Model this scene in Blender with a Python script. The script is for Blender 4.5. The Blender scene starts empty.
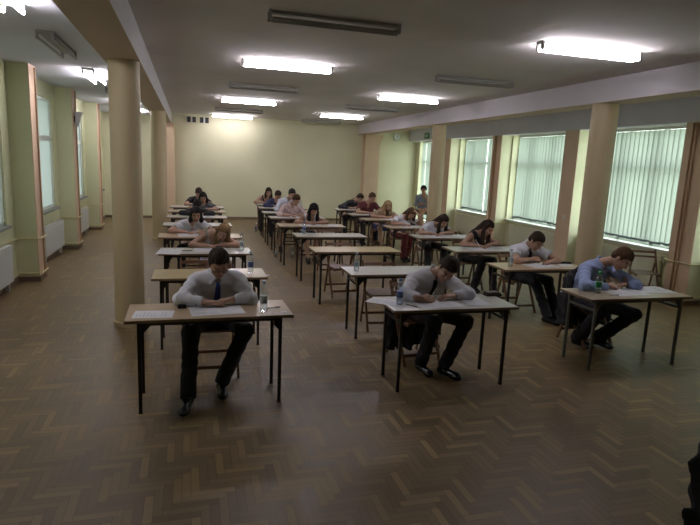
import bpy, bmesh, math, random
import numpy as np
from mathutils import Vector, Matrix
random.seed(7); rng = np.random.RandomState(7)
C = bpy.context.scene.collection
PI = math.pi

# ------------------------------------------------------------------ materials
def mat(name, col, rough=.6, metal=0., noise=0., nscale=8., spec=.5, bump=0., emit=None, estr=0., trans=0., alpha=1., col2=None, coat=0., stretch=None):
    m = bpy.data.materials.new(name); m.use_nodes = True
    nt = m.node_tree; b = nt.nodes['Principled BSDF']
    b.inputs['Base Color'].default_value = (*col, 1); b.inputs['Roughness'].default_value = rough
    b.inputs['Metallic'].default_value = metal; b.inputs['Specular IOR Level'].default_value = spec
    b.inputs['Coat Weight'].default_value = coat
    if trans: b.inputs['Transmission Weight'].default_value = trans
    if emit: b.inputs['Emission Color'].default_value = (*emit, 1); b.inputs['Emission Strength'].default_value = estr
    if noise or bump or col2:
        tc = nt.nodes.new('ShaderNodeTexCoord'); n = nt.nodes.new('ShaderNodeTexNoise')
        n.inputs['Scale'].default_value = nscale; n.inputs['Detail'].default_value = 5
        if stretch:
            mp = nt.nodes.new('ShaderNodeMapping'); mp.inputs['Scale'].default_value = stretch
            nt.links.new(tc.outputs['Object'], mp.inputs['Vector']); nt.links.new(mp.outputs[0], n.inputs['Vector'])
        else: nt.links.new(tc.outputs['Object'], n.inputs['Vector'])
        if noise or col2:
            r = nt.nodes.new('ShaderNodeValToRGB')
            c2 = col2 if col2 else tuple(max(0, c * (1 - noise)) for c in col)
            c1 = col if col2 else tuple(min(1, c * (1 + noise)) for c in col)
            r.color_ramp.elements[0].position = .32; r.color_ramp.elements[1].position = .68
            r.color_ramp.elements[0].color = (*c2, 1); r.color_ramp.elements[1].color = (*c1, 1)
            nt.links.new(n.outputs['Fac'], r.inputs['Fac']); nt.links.new(r.outputs['Color'], b.inputs['Base Color'])
        if bump:
            bp = nt.nodes.new('ShaderNodeBump'); bp.inputs['Strength'].default_value = bump; bp.inputs['Distance'].default_value = .01
            nt.links.new(n.outputs['Fac'], bp.inputs['Height']); nt.links.new(bp.outputs[0], b.inputs['Normal'])
    return m

M = {}
M['wall'] = mat('wall_green_yellow', (.68, .66, .46), .75, noise=.035, nscale=1.2, bump=.05)
M['wall_side'] = mat('wall_pale_green', (.62, .63, .41), .75, noise=.035, nscale=1.2, bump=.05)
M['peach'] = mat('peach_paint', (.66, .49, .34), .7, noise=.03, nscale=2)
M['column'] = mat('column_paint', (.52, .42, .26), .55, noise=.03, nscale=2)
M['ceiling'] = mat('ceiling_paint', (.66, .63, .62), .9, noise=.06, nscale=1.0)
M['ceiling_bay'] = mat('ceiling_bay_paint', (.66, .67, .72), .9, noise=.04, nscale=1.0)
M['beam'] = mat('beam_paint', (.64, .61, .65), .8, noise=.03, nscale=2)
M['beam_under'] = mat('beam_underside_paint', (.50, .38, .28), .8, noise=.03, nscale=2)
M['band'] = mat('lintel_paint', (.72, .69, .78), .8, noise=.03, nscale=2)
M['base'] = mat('skirting', (.16, .11, .07), .5)
M['white'] = mat('white_paint', (.7, .72, .68), .4)
M['radiator'] = mat('radiator_enamel', (.60, .60, .46), .4)
M['radiatorw'] = mat('radiator_white', (.60, .62, .60), .4)
M['pipe'] = mat('pipe_cream', (.62, .58, .32), .4)
M['pipeb'] = mat('pipe_peach', (.45, .28, .16), .45)
M['metal'] = mat('desk_steel_black', (.018, .016, .016), .4)
M['metalg'] = mat('desk_steel_grey', (.10, .11, .10), .4)
M['top_grey'] = mat('laminate_grey', (.46, .47, .44), .28, noise=.05, nscale=3)
M['top_birch'] = mat('veneer_birch', (.43, .32, .20), .28, noise=.12, nscale=3, stretch=(1, 12, 12))
M['top_wood'] = mat('veneer_ochre', (.41, .32, .15), .28, noise=.12, nscale=3, stretch=(1, 12, 12))
M['top_mid'] = mat('veneer_greyed', (.40, .34, .24), .28, noise=.12, nscale=3, stretch=(1, 12, 12))
M['edge'] = mat('table_edge_wood', (.22, .15, .09), .5, noise=.15, nscale=10)
M['chair'] = mat('chair_wood', (.13, .060, .028), .4, noise=.25, nscale=6, stretch=(8, 1, 8))
M['paper'] = mat('paper', (.72, .73, .78), .6)
M['paperp'] = mat('paper_print', (.45, .46, .50), .7)
M['black'] = mat('black_plastic', (.015, .015, .017), .35)
M['leather'] = mat('brown_leather', (.06, .035, .025), .5)
M['pen'] = mat('pen_white', (.75, .75, .78), .3)
M['shoe'] = mat('black_shoe', (.012, .012, .016), .25)
M['grille'] = mat('vent_dark', (.03, .03, .028), .6)
M['green'] = mat('exit_green', (.02, .22, .10), .5)
M['lampbody'] = mat('lamp_housing', (.36, .35, .35), .5)
M['tubeoff'] = mat('tube_off', (.30, .29, .28), .35)
M['tube'] = mat('tube_lit', (.9, .9, .95), .4, emit=(1.0, .93, 1.0), estr=62.0)
M['hook'] = mat('steel', (.5, .5, .5), .3, metal=1)
M['cap_blue'] = mat('cap_blue', (.06, .12, .32), .4); M['cap_pale'] = mat('cap_pale', (.35, .42, .50), .4)
M['cap_green'] = mat('cap_green', (.02, .30, .10), .4)
M['label_blue'] = mat('bottle_label_blue', (.10, .14, .32), .5, noise=.5, nscale=30)
M['label_green'] = mat('bottle_label_green', (.02, .25, .10), .5, noise=.3, nscale=30)
M['label_pale'] = mat('bottle_label_pale', (.35, .42, .45), .5, noise=.3, nscale=30)
M['sill_grey'] = mat('sill_grey', (.22, .23, .21), .5)
M['frame'] = mat('window_frame_white', (.70, .74, .70), .4)

def clear_mat(name, tint, refl=.12):
    m = bpy.data.materials.new(name); m.use_nodes = True; nt = m.node_tree
    nt.nodes.clear(); o = nt.nodes.new('ShaderNodeOutputMaterial')
    t = nt.nodes.new('ShaderNodeBsdfTransparent'); t.inputs[0].default_value = (*tint, 1)
    g = nt.nodes.new('ShaderNodeBsdfGlossy'); g.inputs['Roughness'].default_value = .08
    f = nt.nodes.new('ShaderNodeLayerWeight'); f.inputs['Blend'].default_value = .35
    mu = nt.nodes.new('ShaderNodeMath'); mu.operation = 'MULTIPLY_ADD'; mu.inputs[1].default_value = .6; mu.inputs[2].default_value = refl
    mx = nt.nodes.new('ShaderNodeMixShader')
    nt.links.new(f.outputs['Facing'], mu.inputs[0]); nt.links.new(mu.outputs[0], mx.inputs[0])
    nt.links.new(t.outputs[0], mx.inputs[1]); nt.links.new(g.outputs[0], mx.inputs[2]); nt.links.new(mx.outputs[0], o.inputs[0])
    return m
def translucent_mat(name, col, tcol, fac=.6):
    m = bpy.data.materials.new(name); m.use_nodes = True; nt = m.node_tree
    nt.nodes.clear(); o = nt.nodes.new('ShaderNodeOutputMaterial')
    d = nt.nodes.new('ShaderNodeBsdfDiffuse'); d.inputs[0].default_value = (*col, 1)
    t = nt.nodes.new('ShaderNodeBsdfTranslucent'); t.inputs[0].default_value = (*tcol, 1)
    mx = nt.nodes.new('ShaderNodeMixShader'); mx.inputs[0].default_value = fac
    tc = nt.nodes.new('ShaderNodeTexCoord'); n = nt.nodes.new('ShaderNodeTexNoise'); n.inputs['Scale'].default_value = 3
    nt.links.new(tc.outputs['Object'], n.inputs['Vector'])
    nt.links.new(d.outputs[0], mx.inputs[1]); nt.links.new(t.outputs[0], mx.inputs[2]); nt.links.new(mx.outputs[0], o.inputs[0])
    return m
M['glass'] = clear_mat('window_glass', (.95, .98, .96), .02)
M['bottle'] = clear_mat('bottle_plastic', (.93, .95, .97), .10)
M['bottleb'] = clear_mat('bottle_plastic_blue', (.80, .87, .97), .12)
M['bottleg'] = clear_mat('bottle_plastic_green', (.86, .95, .90), .12)
M['water'] = clear_mat('water', (.93, .96, .97), .04)
M['blind'] = translucent_mat('blind_fabric', (.50, .56, .50), (.30, .335, .30), .6)
M['frost'] = translucent_mat('frosted_pane', (.42, .46, .46), (.41, .44, .43), .65)

# parquet: one tone per plank
def parquet():
    m = bpy.data.materials.new('parquet'); m.use_nodes = True; nt = m.node_tree; b = nt.nodes['Principled BSDF']
    g = nt.nodes.new('ShaderNodeNewGeometry'); r = nt.nodes.new('ShaderNodeValToRGB'); e = r.color_ramp.elements
    e[0].color = (.135, .092, .038, 1); e[1].color = (.275, .202, .092, 1)
    k = e.new(.35); k.color = (.168, .114, .054, 1); k = e.new(.75); k.color = (.205, .143, .068, 1)
    nt.links.new(g.outputs['Random Per Island'], r.inputs['Fac'])
    tc = nt.nodes.new('ShaderNodeTexCoord'); n = nt.nodes.new('ShaderNodeTexNoise'); n.inputs['Scale'].default_value = .9; n.inputs['Detail'].default_value = 6
    nt.links.new(tc.outputs['Object'], n.inputs['Vector'])
    mx = nt.nodes.new('ShaderNodeMix'); mx.data_type = 'RGBA'; mx.blend_type = 'MULTIPLY'; mx.inputs['Factor'].default_value = .45
    nt.links.new(r.outputs['Color'], mx.inputs['A']); nt.links.new(n.outputs['Color'], mx.inputs['B'])
    n2 = nt.nodes.new('ShaderNodeValToRGB'); n2.color_ramp.elements[0].color = (.6, .6, .6, 1); n2.color_ramp.elements[0].position = .35; n2.color_ramp.elements[1].position = .65
    nt.links.new(n.outputs['Fac'], n2.inputs['Fac']); nt.links.new(n2.outputs['Color'], mx.inputs['B'])
    nt.links.new(mx.outputs['Result'], b.inputs['Base Color'])
    b.inputs['Roughness'].default_value = .36
    rr = nt.nodes.new('ShaderNodeMapRange'); rr.inputs['To Min'].default_value = .40; rr.inputs['To Max'].default_value = .52; b.inputs['Specular IOR Level'].default_value = .42
    nt.links.new(g.outputs['Random Per Island'], rr.inputs['Value']); nt.links.new(rr.outputs[0], b.inputs['Roughness'])
    return m
M['parquet'] = parquet(); M['grout'] = mat('parquet_joint', (.07, .04, .02), .6)

def skin(name, col): return mat(name, col, .5, noise=.05, nscale=30)
SK = skin('skin', (.40, .235, .165)); SK2 = skin('skin_tan', (.44, .24, .14))
LIP = mat('lips', (.33, .11, .09), .45)
def hairm(name, c, n=.35): return mat(name, c, .75, spec=.2, noise=n, nscale=40, bump=.3, stretch=(3, 3, .4))
HB = hairm('hair_black', (.012, .010, .010)); HD = hairm('hair_dark_brown', (.030, .018, .012)); HM = hairm('hair_brown', (.07, .035, .018)); HL = hairm('hair_blonde', (.30, .205, .11), .4); HD2 = hairm('hair_dark_blonde', (.20, .12, .055), .4)
def cloth(name, c, n=.08, s=12): return mat(name, c, .85, noise=n, nscale=s, bump=.15)
CL = {'white': cloth('shirt_white', (.66, .67, .74), .03), 'bluewhite': cloth('shirt_blue_white', (.54, .56, .65), .03), 'lightblue': cloth('shirt_light_blue', (.27, .34, .56), .04),
      'pink': cloth('shirt_pale_pink', (.56, .42, .42), .22, 25), 'navy': cloth('top_navy', (.022, .025, .07)), 'black': cloth('cloth_black', (.010, .010, .013)), 'trouser': cloth('trousers_black', (.010, .010, .014)),
      'darkred': cloth('top_dark_red', (.11, .022, .028)), 'redtrousers': cloth('trousers_red', (.16, .030, .030)), 'suit': cloth('suit_dark', (.020, .018, .026)), 'beige': cloth('top_beige', (.36, .28, .20), .15, 20),
      'greytop': cloth('top_grey', (.26, .25, .24), .1), 'greypat': cloth('top_grey_patterned', (.10, .10, .11), .6, 40), 'denim': cloth('skirt_blue', (.025, .035, .14)), 'greyblue': cloth('blouse_grey_blue', (.22, .26, .32), .12),
      'lilac': cloth('shorts_pale_blue', (.42, .46, .66)), 'tie_blue': cloth('tie_blue', (.022, .038, .17)), 'tie_black': cloth('tie_black', (.012, .012, .022)), 'coat': cloth('coat_black', (.010, .010, .012))}

# ------------------------------------------------------------------ object helpers
def tag(o, label=None, cat=None, group=None, kind=None):
    if label: o['label'] = label
    if cat: o['category'] = cat
    if group: o['group'] = group
    if kind: o['kind'] = kind
    return o
def empty(name, loc=(0, 0, 0), rz=0, **k):
    o = bpy.data.objects.new(name, None); C.objects.link(o); o.location = loc; o.rotation_euler = (0, 0, rz); o.empty_display_size = .1
    return tag(o, **k)
class MB:
    def __init__(s): s.v = []; s.f = []; s.m = []
    def quad(s, a, b, c, d, m=0):
        n = len(s.v); s.v += [a, b, c, d]; s.f.append((n, n+1, n+2, n+3)); s.m.append(m); return s
    def poly(s, pts, m=0):
        n = len(s.v); s.v += list(pts); s.f.append(tuple(range(n, n+len(pts)))); s.m.append(m); return s
    def hexa(s, p, m=0):   # 8 points: bottom ring, top ring
        n = len(s.v); s.v += [tuple(q) for q in p]
        for f in ((0, 3, 2, 1), (4, 5, 6, 7), (0, 1, 5, 4), (1, 2, 6, 5), (2, 3, 7, 6), (3, 0, 4, 7)):
            s.f.append(tuple(n+i for i in f)); s.m.append(m)
        return s
    def box(s, x0, y0, z0, x1, y1, z1, m=0):
        return s.hexa([(x0, y0, z0), (x1, y0, z0), (x1, y1, z0), (x0, y1, z0), (x0, y0, z1), (x1, y0, z1), (x1, y1, z1), (x0, y1, z1)], m)
    def bar(s, a, b, w, h, side=(1, 0, 0), m=0):   # rectangular bar a->b, w along side, h across
        a = Vector(a); b = Vector(b); d = (b-a).normalized(); sd = Vector(side); sd = (sd-d*sd.dot(d)).normalized(); u = d.cross(sd)
        r = [(-w/2, -h/2), (w/2, -h/2), (w/2, h/2), (-w/2, h/2)]
        return s.hexa([a+sd*x+u*y for x, y in r]+[b+sd*x+u*y for x, y in r], m)
    def tube(s, pts, r, seg=10, m=0, caps=True):
        P = [Vector(p) for p in pts]; n0 = len(s.v); up = Vector((0, 0, 1))
        d0 = (P[1]-P[0]).normalized()
        ref = up if abs(d0.z) < .9 else Vector((1, 0, 0))
        rr = r if isinstance(r, (list, tuple)) else [r]*len(P)
        for i, p in enumerate(P):
            d = ((P[min(i+1, len(P)-1)]-P[i]).normalized()+(P[i]-P[max(i-1, 0)]).normalized()).normalized()
            a = d.cross(ref).normalized(); b = d.cross(a)
            for k in range(seg):
                t = 2*PI*k/seg; s.v.append(tuple(p+a*math.cos(t)*rr[i]+b*math.sin(t)*rr[i]))
        for i in range(len(P)-1):
            for k in range(seg):
                s.f.append((n0+i*seg+k, n0+i*seg+(k+1) % seg, n0+(i+1)*seg+(k+1) % seg, n0+(i+1)*seg+k)); s.m.append(m)
        if caps:
            s.f.append(tuple(n0+k for k in range(seg))[::-1]); s.m.append(m)
            s.f.append(tuple(n0+(len(P)-1)*seg+k for k in range(seg))); s.m.append(m)
        return s
    def lathe(s, prof, seg=20, m=0, c=(0, 0, 0)):
        return s.tube([(c[0], c[1], c[2]+z) for r, z in prof], [max(r, .0004) for r, z in prof], seg, m)
    def build(s, name, mats, parent=None, smooth=False, bevel=0, **k):
        me = bpy.data.meshes.new(name); me.from_pydata([tuple(v) for v in s.v], [], s.f)
        mats = mats if isinstance(mats, (list, tuple)) else [mats]
        for x in mats: me.materials.append(x)
        if len(mats) > 1: me.polygons.foreach_set('material_index', s.m)
        bm = bmesh.new(); bm.from_mesh(me); bmesh.ops.recalc_face_normals(bm, faces=bm.faces)
        if smooth:
            for f in bm.faces: f.smooth = True
            for e in bm.edges:
                if len(e.link_faces) == 2 and e.calc_face_angle(0) > .7: e.smooth = False
        bm.to_mesh(me); bm.free()
        o = bpy.data.objects.new(name, me); C.objects.link(o)
        if parent: o.parent = parent
        if bevel:
            b = o.modifiers.new('bevel', 'BEVEL'); b.width = bevel; b.segments = 2; b.limit_method = 'ANGLE'; b.angle_limit = .6
        return tag(o, **k)
def dup_tree(o, parent=None):
    c = o.copy(); C.objects.link(c); c.parent = parent
    for ch in o.children: dup_tree(ch, c)
    return c

# ------------------------------------------------------------------ the hall
XL, XR, Y0, Y1, ZC = -2.5, 7.8, -3.0, 18.75, 3.3
XLP, XRP = -2.2, 7.5                 # pilaster faces
PL = [3.35, 6.4, 9.5, 12.6, 15.75]     # pilaster centres, left wall
PR = [4.0, 6.94, 9.9, 12.8, 15.65]     # right wall
def S(mb, name, m, **k): return mb.build(name, m, kind='structure', **k)

# floor: dark joint slab and herringbone planks, one mesh
f = MB(); f.box(XL-.5, Y0-.2, -.1, XR+.5, Y1+.3, -.0015, 1)
w, n = .052, 5
hx0, hx1, hy0, hy1 = XL-.02, XR+.02, -.6, Y1
g = .0012
def addplank(x0, y0, x1, y1):
    x0 = max(x0+g, hx0); x1 = min(x1-g, hx1); y0 = max(y0+g, hy0); y1 = min(y1-g, hy1)
    if x1-x0 < .008 or y1-y0 < .008: return
    f.quad((x0, y0, 0), (x1, y0, 0), (x1, y1, 0), (x0, y1, 0), 0)
for t in range(int(hy0/w)-n-2, int(hy1/w)+2):
    s0 = int(math.floor((hx0/w-t-2*n)/(2*n)))
    s1 = int(math.ceil((hx1/w-t+2*n)/(2*n)))
    for s_ in range(s0, s1+1):
        a = (t+2*n*s_)*w; addplank(a, t*w, a+n*w, (t+1)*w)
        a = (t-1+2*n*s_)*w; addplank(a, t*w, a+w, (t+n)*w)
S(f, 'floor', [M['parquet'], M['grout']])

S(MB().box(-.6, Y0, ZC, 5.8, Y1, ZC+.2), 'ceiling', M['ceiling'])
S(MB().box(XL-.4, Y0, 3.2, -.6, Y1, ZC+.2), 'ceiling', M['ceiling_bay'])
S(MB().box(5.8, Y0, ZC, XR+.4, Y1, ZC+.2), 'ceiling', M['ceiling_bay'])
S(MB().box(XL-.4, Y1, -.1, XR+.4, Y1+.25, ZC+.2), 'wall_back', M['wall'])
S(MB().box(XL-.4, Y0-.25, -.1, XR+.4, Y0, ZC+.2), 'wall_front', M['wall'])
# beams with painted underside
def beam(x0, x1, name):
    b = MB().box(x0, Y0, 2.984, x1, Y1, 3.32); b.box(x0, Y0, 2.978, x1, Y1, 2.984, 1)
    S(b, name, [M['beam'], M['beam_under']])
beam(-.88, -.50, 'trim_1'); beam(5.60, 6.00, 'trim_2')
# haunched pilasters on the back wall that carry the beams
for nme, x0, x1 in (('trim_3', -.86, -.42), ('trim_4', 5.78, 6.3)):
    b = MB().box(x0, Y1-.32, 0, x1, Y1+.01, 2.98 if nme == 'trim_3' else 2.62)
    if nme == 'trim_4':
        b.hexa([(x0, Y1-.32, 2.62), (x1, Y1-.32, 2.62), (x1, Y1, 2.62), (x0, Y1, 2.62), (x0, Y1-.32, 2.98), (x1+.14, Y1-.32, 2.98), (x1+.14, Y1, 2.98), (x0, Y1, 2.98)])
    S(b, nme, M['peach'])
# side walls with window openings
def side_wall(name, xa, xb, wins, m):
    b = MB(); y = Y0
    for (a, c, z0, z1) in wins:
        b.box(xa, y, -.1, xb, a, ZC+.1); b.box(xa, a, -.1, xb, c, z0); b.box(xa, a, z1, xb, c, ZC+.1); y = c
    b.box(xa, y, -.1, xb, Y1+.1, ZC+.1)
    S(b, name, m)
WL = [(4.0, 5.85, .9, 2.92), (7.05, 8.95, .9, 2.92), (10.15, 12.1, .9, 2.92), (13.2, 15.25, .9, 2.92), (16.3, 18.3, .9, 2.92)]
WR = [(4.25, 6.68, .76, 2.86), (7.2, 9.64, .76, 2.86), (10.16, 12.54, .76, 2.86), (13.06, 15.38, .76, 2.86), (16.3, 18.45, .06, 2.86)]
side_wall('wall_left', XL-.28, XL, WL, M['wall_side']); side_wall('wall_right', XR, XR+.25, WR, M['wall'])
k = 0
for i, y in enumerate(PL):
    b = MB().box(XL-.01, y-.19, 0, XLP-.012, y+.19, 3.2); b.box(XLP-.012, y-.19, 0, XLP, y+.19, 3.2, 1)
    S(b, 'trim_%d' % (5+i), [M['wall_side'], M['peach']])
for i, y in enumerate(PR):
    b = MB().box(XRP+.012, y-.22, 0, XR+.01, y+.22, 2.84); b.box(XRP, y-.22, 0, XRP+.012, y+.22, 2.84, 1)
    S(b, 'trim_%d' % (10+i), [M['wall'], M['peach']])
S(MB().box(XRP-.002, Y0, 2.84, XR+.01, Y1, ZC), 'trim_15', M['band'])
# skirting boards
S(MB().box(XL, Y1-.018, 0, XR, Y1, .075), 'baseboard_back', M['base'])
for nm, xw, xp, ps, sg, hw in (('baseboard_left', XL, XLP, PL, 1, .19), ('baseboard_right', XR, XRP, PR, -1, .22)):
    b = MB(); y = Y0; t = .016*sg
    for p in ps:
        b.box(min(xw, xw+t), y, 0, max(xw, xw+t), p-hw, .075)
        b.box(min(xp, xp+t), p-hw-.016, 0, max(xp, xp+t), p+hw+.016, .075)
        b.box(min(xw, xp), p-hw-.016, 0, max(xw, xp), p-hw, .075); b.box(min(xw, xp), p+hw, 0, max(xw, xp), p+hw+.016, .075); y = p+hw
    b.box(min(xw, xw+t), y, 0, max(xw, xw+t), Y1, .075)
    S(b, nm, M['base'])
# round columns
for i, (x, y, r) in enumerate(((-.675, 6.83, .165), (-.665, 13.93, .172), (5.80, 6.98, .183), (5.80, 12.6, .168))):
    b = MB().lathe([(r+.02, 0), (r+.02, .05), (r, .055), (r, 2.979)], 40, c=(x, y, 0))
    S(b, 'trim_%d' % (16+i), M['column'], smooth=True)

# windows
def window(name, xg, y0, y1, z0, z1, side, panemat, nv, transom):
    fr = MB(); t = .05
    fr.box(xg-.03, y0, z0, xg+.03, y0+t, z1); fr.box(xg-.03, y1-t, z0, xg+.03, y1, z1)
    fr.box(xg-.03, y0, z0, xg+.03, y1, z0+t); fr.box(xg-.03, y0, z1-t, xg+.03, y1, z1)
    for i in range(1, nv):
        yy = y0+(y1-y0)*i/nv; fr.box(xg-.03, yy-.035, z0, xg+.03, yy+.035, z1)
    fr.box(xg-.03, y0, transom-.045, xg+.03, y1, transom+.045)
    o = S(fr, name, M['frame'])
    MB().box(xg-.004, y0+.02, z0+.02, xg+.004, y1-.02, z1-.02).build('window_pane', panemat, o)
    if z0 > .5:
        xa, xb = (xg-.02, XR-.06) if side > 0 else (xg+.02, XL+.07)
        MB().box(min(xa, xb), y0-.0, z0-.035, max(xa, xb), y1+.0, z0+.003).build('window_sill', M['white'] if side > 0 else M['sill_grey'], o)
    return o
for i, (a, b_, z0, z1) in enumerate(WL): window('window_%d' % (i+1), XL-.06, a, b_, z0, z1, -1, M['frost'], 2, 2.2)
for i, (a, b_, z0, z1) in enumerate(WR):
    window('window_%d' % (i+6) if i < 4 else 'door_1', XR+.2, a, b_, z0, z1, 1, M['glass'], 3 if i < 4 else 2, 2.15)
# vertical blinds
def blind(y0, y1, z0, z1, label, gap=None):
    r = empty('vertical_blind', (XR+.02, (y0+y1)/2, z1), label=label, cat='blind', group='vertical blinds along the right windows')
    L = y1-y0
    MB().box(-.03, -L/2, -.045, .03, L/2, 0).build('headrail', M['white'], r)
    s = MB(); wts = MB(); n = int(L/.105)
    for i in range(n):
        yy = -L/2+(i+.5)*L/n
        if gap and gap(i, n): continue
        a = 1.36+random.uniform(-.10, .10); hw = .062; dx, dy = -math.cos(a)*hw, math.sin(a)*hw
        zb = z0-z1+.03+random.uniform(-.008, .008)
        pts = [(-dx, yy-dy), (-dx*.4+.006, yy-dy*.4), (dx*.4+.006, yy+dy*.4), (dx, yy+dy)]
        n0 = len(s.v)
        for z in (-.05, zb):
            for x, y in pts: s.v.append((x, y, z))
        for q in range(3): s.f.append((n0+q, n0+q+1, n0+5+q, n0+4+q)); s.m.append(0)
        wts.hexa([(pts[0][0]-.002, pts[0][1], zb), (pts[3][0]-.002, pts[3][1], zb), (pts[3][0]+.003, pts[3][1], zb), (pts[0][0]+.003, pts[0][1], zb),
                  (pts[0][0]-.002, pts[0][1], zb+.04), (pts[3][0]-.002, pts[3][1], zb+.04), (pts[3][0]+.003, pts[3][1], zb+.04), (pts[0][0]+.003, pts[0][1], zb+.04)])
    so = s.build('slats', M['blind'], r, smooth=True); wts.build('slat_weights', M['blindw'], so)
M['blindw'] = translucent_mat('blind_hem', (.30, .34, .36), (.22, .26, .28), .4)
blind(4.4, 6.6, .80, 2.83, 'pale green vertical blind nearest the camera on the right')
blind(7.24, 9.30, .80, 2.83, 'pale green vertical blind behind the boy in the light blue shirt')
blind(10.2, 12.26, .80, 2.83, 'pale green vertical blind behind the man in the short-sleeved white shirt')
blind(13.1, 15.02, .80, 2.83, 'pale green vertical blind between the far column and the middle pilaster', lambda i, n: i == n//3)
blind(16.45, 18.2, .15, 2.83, 'long pale green blind over the glazed door in the far right corner', lambda i, n: i in (n//2, n-3))

# radiators and pipes
def radiator(x, y0, y1, side, m, label):
    L = y1-y0; r = empty('radiator', (x, (y0+y1)/2, .14), label=label, cat='radiator')
    b = MB().box(-.03, -L/2, 0, .03, L/2, .5)
    for i in range(int(L/.07)):
        yy = -L/2+.035+i*.07; b.box(.03*side*-1-.004, yy-.018, .03, .03*side*-1+.004, yy+.018, .47)
    bo = b.build('panel', m, r, bevel=.006)
    MB().box(-.035, -L/2, .5, .035, L/2, .515).build('top_grille', m, bo)
    MB().tube([(0, -L/2-.06, .45), (0, -L/2, .45)], .012).tube([(0, -L/2-.07, .42), (0, -L/2-.07, .50)], .02).build('valve', m, bo)
    MB().box(-.05 if side < 0 else -.0, -L/2+.1, -.14, 0 if side < 0 else .05, -L/2+.13, .1).box(-.05 if side < 0 else -.0, L/2-.13, -.14, 0 if side < 0 else .05, L/2-.1, .1).build('bracket', m, r)
radiator(XL+.085, 7.1, 8.7, -1, M['radiatorw'], 'white panel radiator under the nearest visible window on the left')
radiator(XL+.085, 10.6, 12.1, -1, M['radiatorw'], 'white panel radiator between the two nearest pilasters of the left wall')
radiator(XL+.085, 13.5, 15.0, -1, M['radiatorw'], 'white panel radiator beyond the second pilaster of the left wall')
radiator(XR-.085, 7.5, 9.2, 1, M['radiator'], 'cream panel radiator behind the empty folding chair by the right wall')
radiator(XR-.085, 10.35, 12.2, 1, M['radiator'], 'cream panel radiator behind the man in the short-sleeved white shirt')
radiator(XR-.085, 13.3, 15.1, 1, M['radiator'], 'cream panel radiator behind the woman in the black top')
def pipes(y, side, label, vert=True):
    xp = XLP if side < 0 else XRP; xw = XL if side < 0 else XR; hw = .19 if side < 0 else .22; s = 1 if side < 0 else -1
    r = empty('heating_pipe', (xp, y, 0), label=label, cat='pipe')
    o = s*.03; dw = xw-xp
    for z in (.13, .66):
        MB().tube([(dw+o, -hw-.9, z+.02), (dw+o, -hw-.09, z), (dw+o*1.2, -hw-.045, z), (o-s*.02, -hw-.04, z), (o, -hw-.02, z), (o, hw+.03, z), (o-s*.02, hw+.045, z), (dw+o, hw+.05, z), (dw+o, hw+.5, z)], .013, 8).build('horizontal_pipe', M['pipe'], r, smooth=True)
    if vert:
        zt = 3.17 if side < 0 else 2.82
        for dy in ((-.0, .07) if side > 0 else (.06,)):
            MB().tube([(s*.02, dy, 0.02), (s*.02, dy, zt)], .014, 8).build('riser', M['pipeb'], r, smooth=True)
pipes(9.5, -1, 'heating pipes wrapped round the nearest pilaster of the left wall')
pipes(12.6, -1, 'heating pipes wrapped round the left pilaster that carries the grey wall speaker')
pipes(15.75, -1, 'heating pipes wrapped round the farthest pilaster of the left wall')
pipes(6.94, 1, 'heating pipes with two risers on the nearest right pilaster')
pipes(12.8, 1, 'heating pipes and riser on the right pilaster between the two middle blinds')

# things on the walls
def vent(x, label):
    r = empty('wall_vent', (x, Y1-.02, 3.13), label=label, cat='vent', group='pair of dark wall vents')
    b = MB()
    for s in (-1, 1):
        b.box(s*.08-.055, -.01, -.085, s*.08+.055, .02, .085)
        for i in range(6): b.box(s*.08-.05, -.018, -.075+i*.027, s*.08+.05, -.008, -.063+i*.027)
    b.build('grille', M['grille'], r); MB().box(-.024, -.014, -.085, .024, .02, .085).build('divider', M['white'], r)
vent(.10, 'left one of the two dark double vents high on the back wall'); vent(.49, 'right one of the two dark double vents high on the back wall')
r = empty('wall_clock', (7.02, Y1-.03, 2.96), label='round white wall clock high on the back wall at the right', cat='clock')
MB().tube([(0, .03, 0), (0, -.01, 0)], .13, 32).build('case', M['lampbody'], r, smooth=True); MB().tube([(0, -.01, 0), (0, -.016, 0)], .115, 32).build('dial', M['white'], r)
MB().box(-.004, -.02, -.01, .004, -.017, .075).box(-.01, -.02, -.004, .055, -.017, .004).build('hands', M['black'], r)
r = empty('exit_sign', (XRP-.02, 17.2, 2.98), label='small green emergency exit sign on the white lintel', cat='sign')
MB().box(-.012, -.16, -.09, .018, .16, .09).build('plate', M['green'], r)
b = MB().box(-.016, -.10, -.05, -.012, -.02, .05)  # door pictogram
b.box(-.016, .03, .02, -.012, .06, .05).box(-.016, .02, -.03, -.012, .07, .015).box(-.016, .02, -.06, -.012, .035, -.03).box(-.016, .055, -.06, -.012, .07, -.03).box(-.016, .0, .0, -.012, .11, .01)
b.build('running_figure', M['white'], r)
r = empty('wall_speaker', (XLP, 12.6, 2.62), label='grey wedge-shaped speaker high on the left pilaster', cat='speaker')
MB().hexa([(.03, -.07, -.15), (.06, -.06, -.15), (.06, .06, -.15), (.03, .07, -.15), (.03, -.09, .14), (.16, -.07, .14), (.16, .07, .14), (.03, .09, .14)]).build('cabinet', mat('speaker_grey', (.50, .49, .50), .6), r, bevel=.01)
MB().box(0, -.03, -.06, .035, .03, .06).build('wall_bracket', M['black'], r)
r = empty('wall_socket', (XRP-.006, 9.86, 1.08), label='small cream socket on the right pilaster between two blinds', cat='socket')
MB().box(-.008, -.04, -.04, .006, .04, .04).build('face_plate', M['white'], r, bevel=.003); MB().box(-.012, -.012, -.02, -.008, .012, .02).build('rocker', M['pipe'], r)

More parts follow.
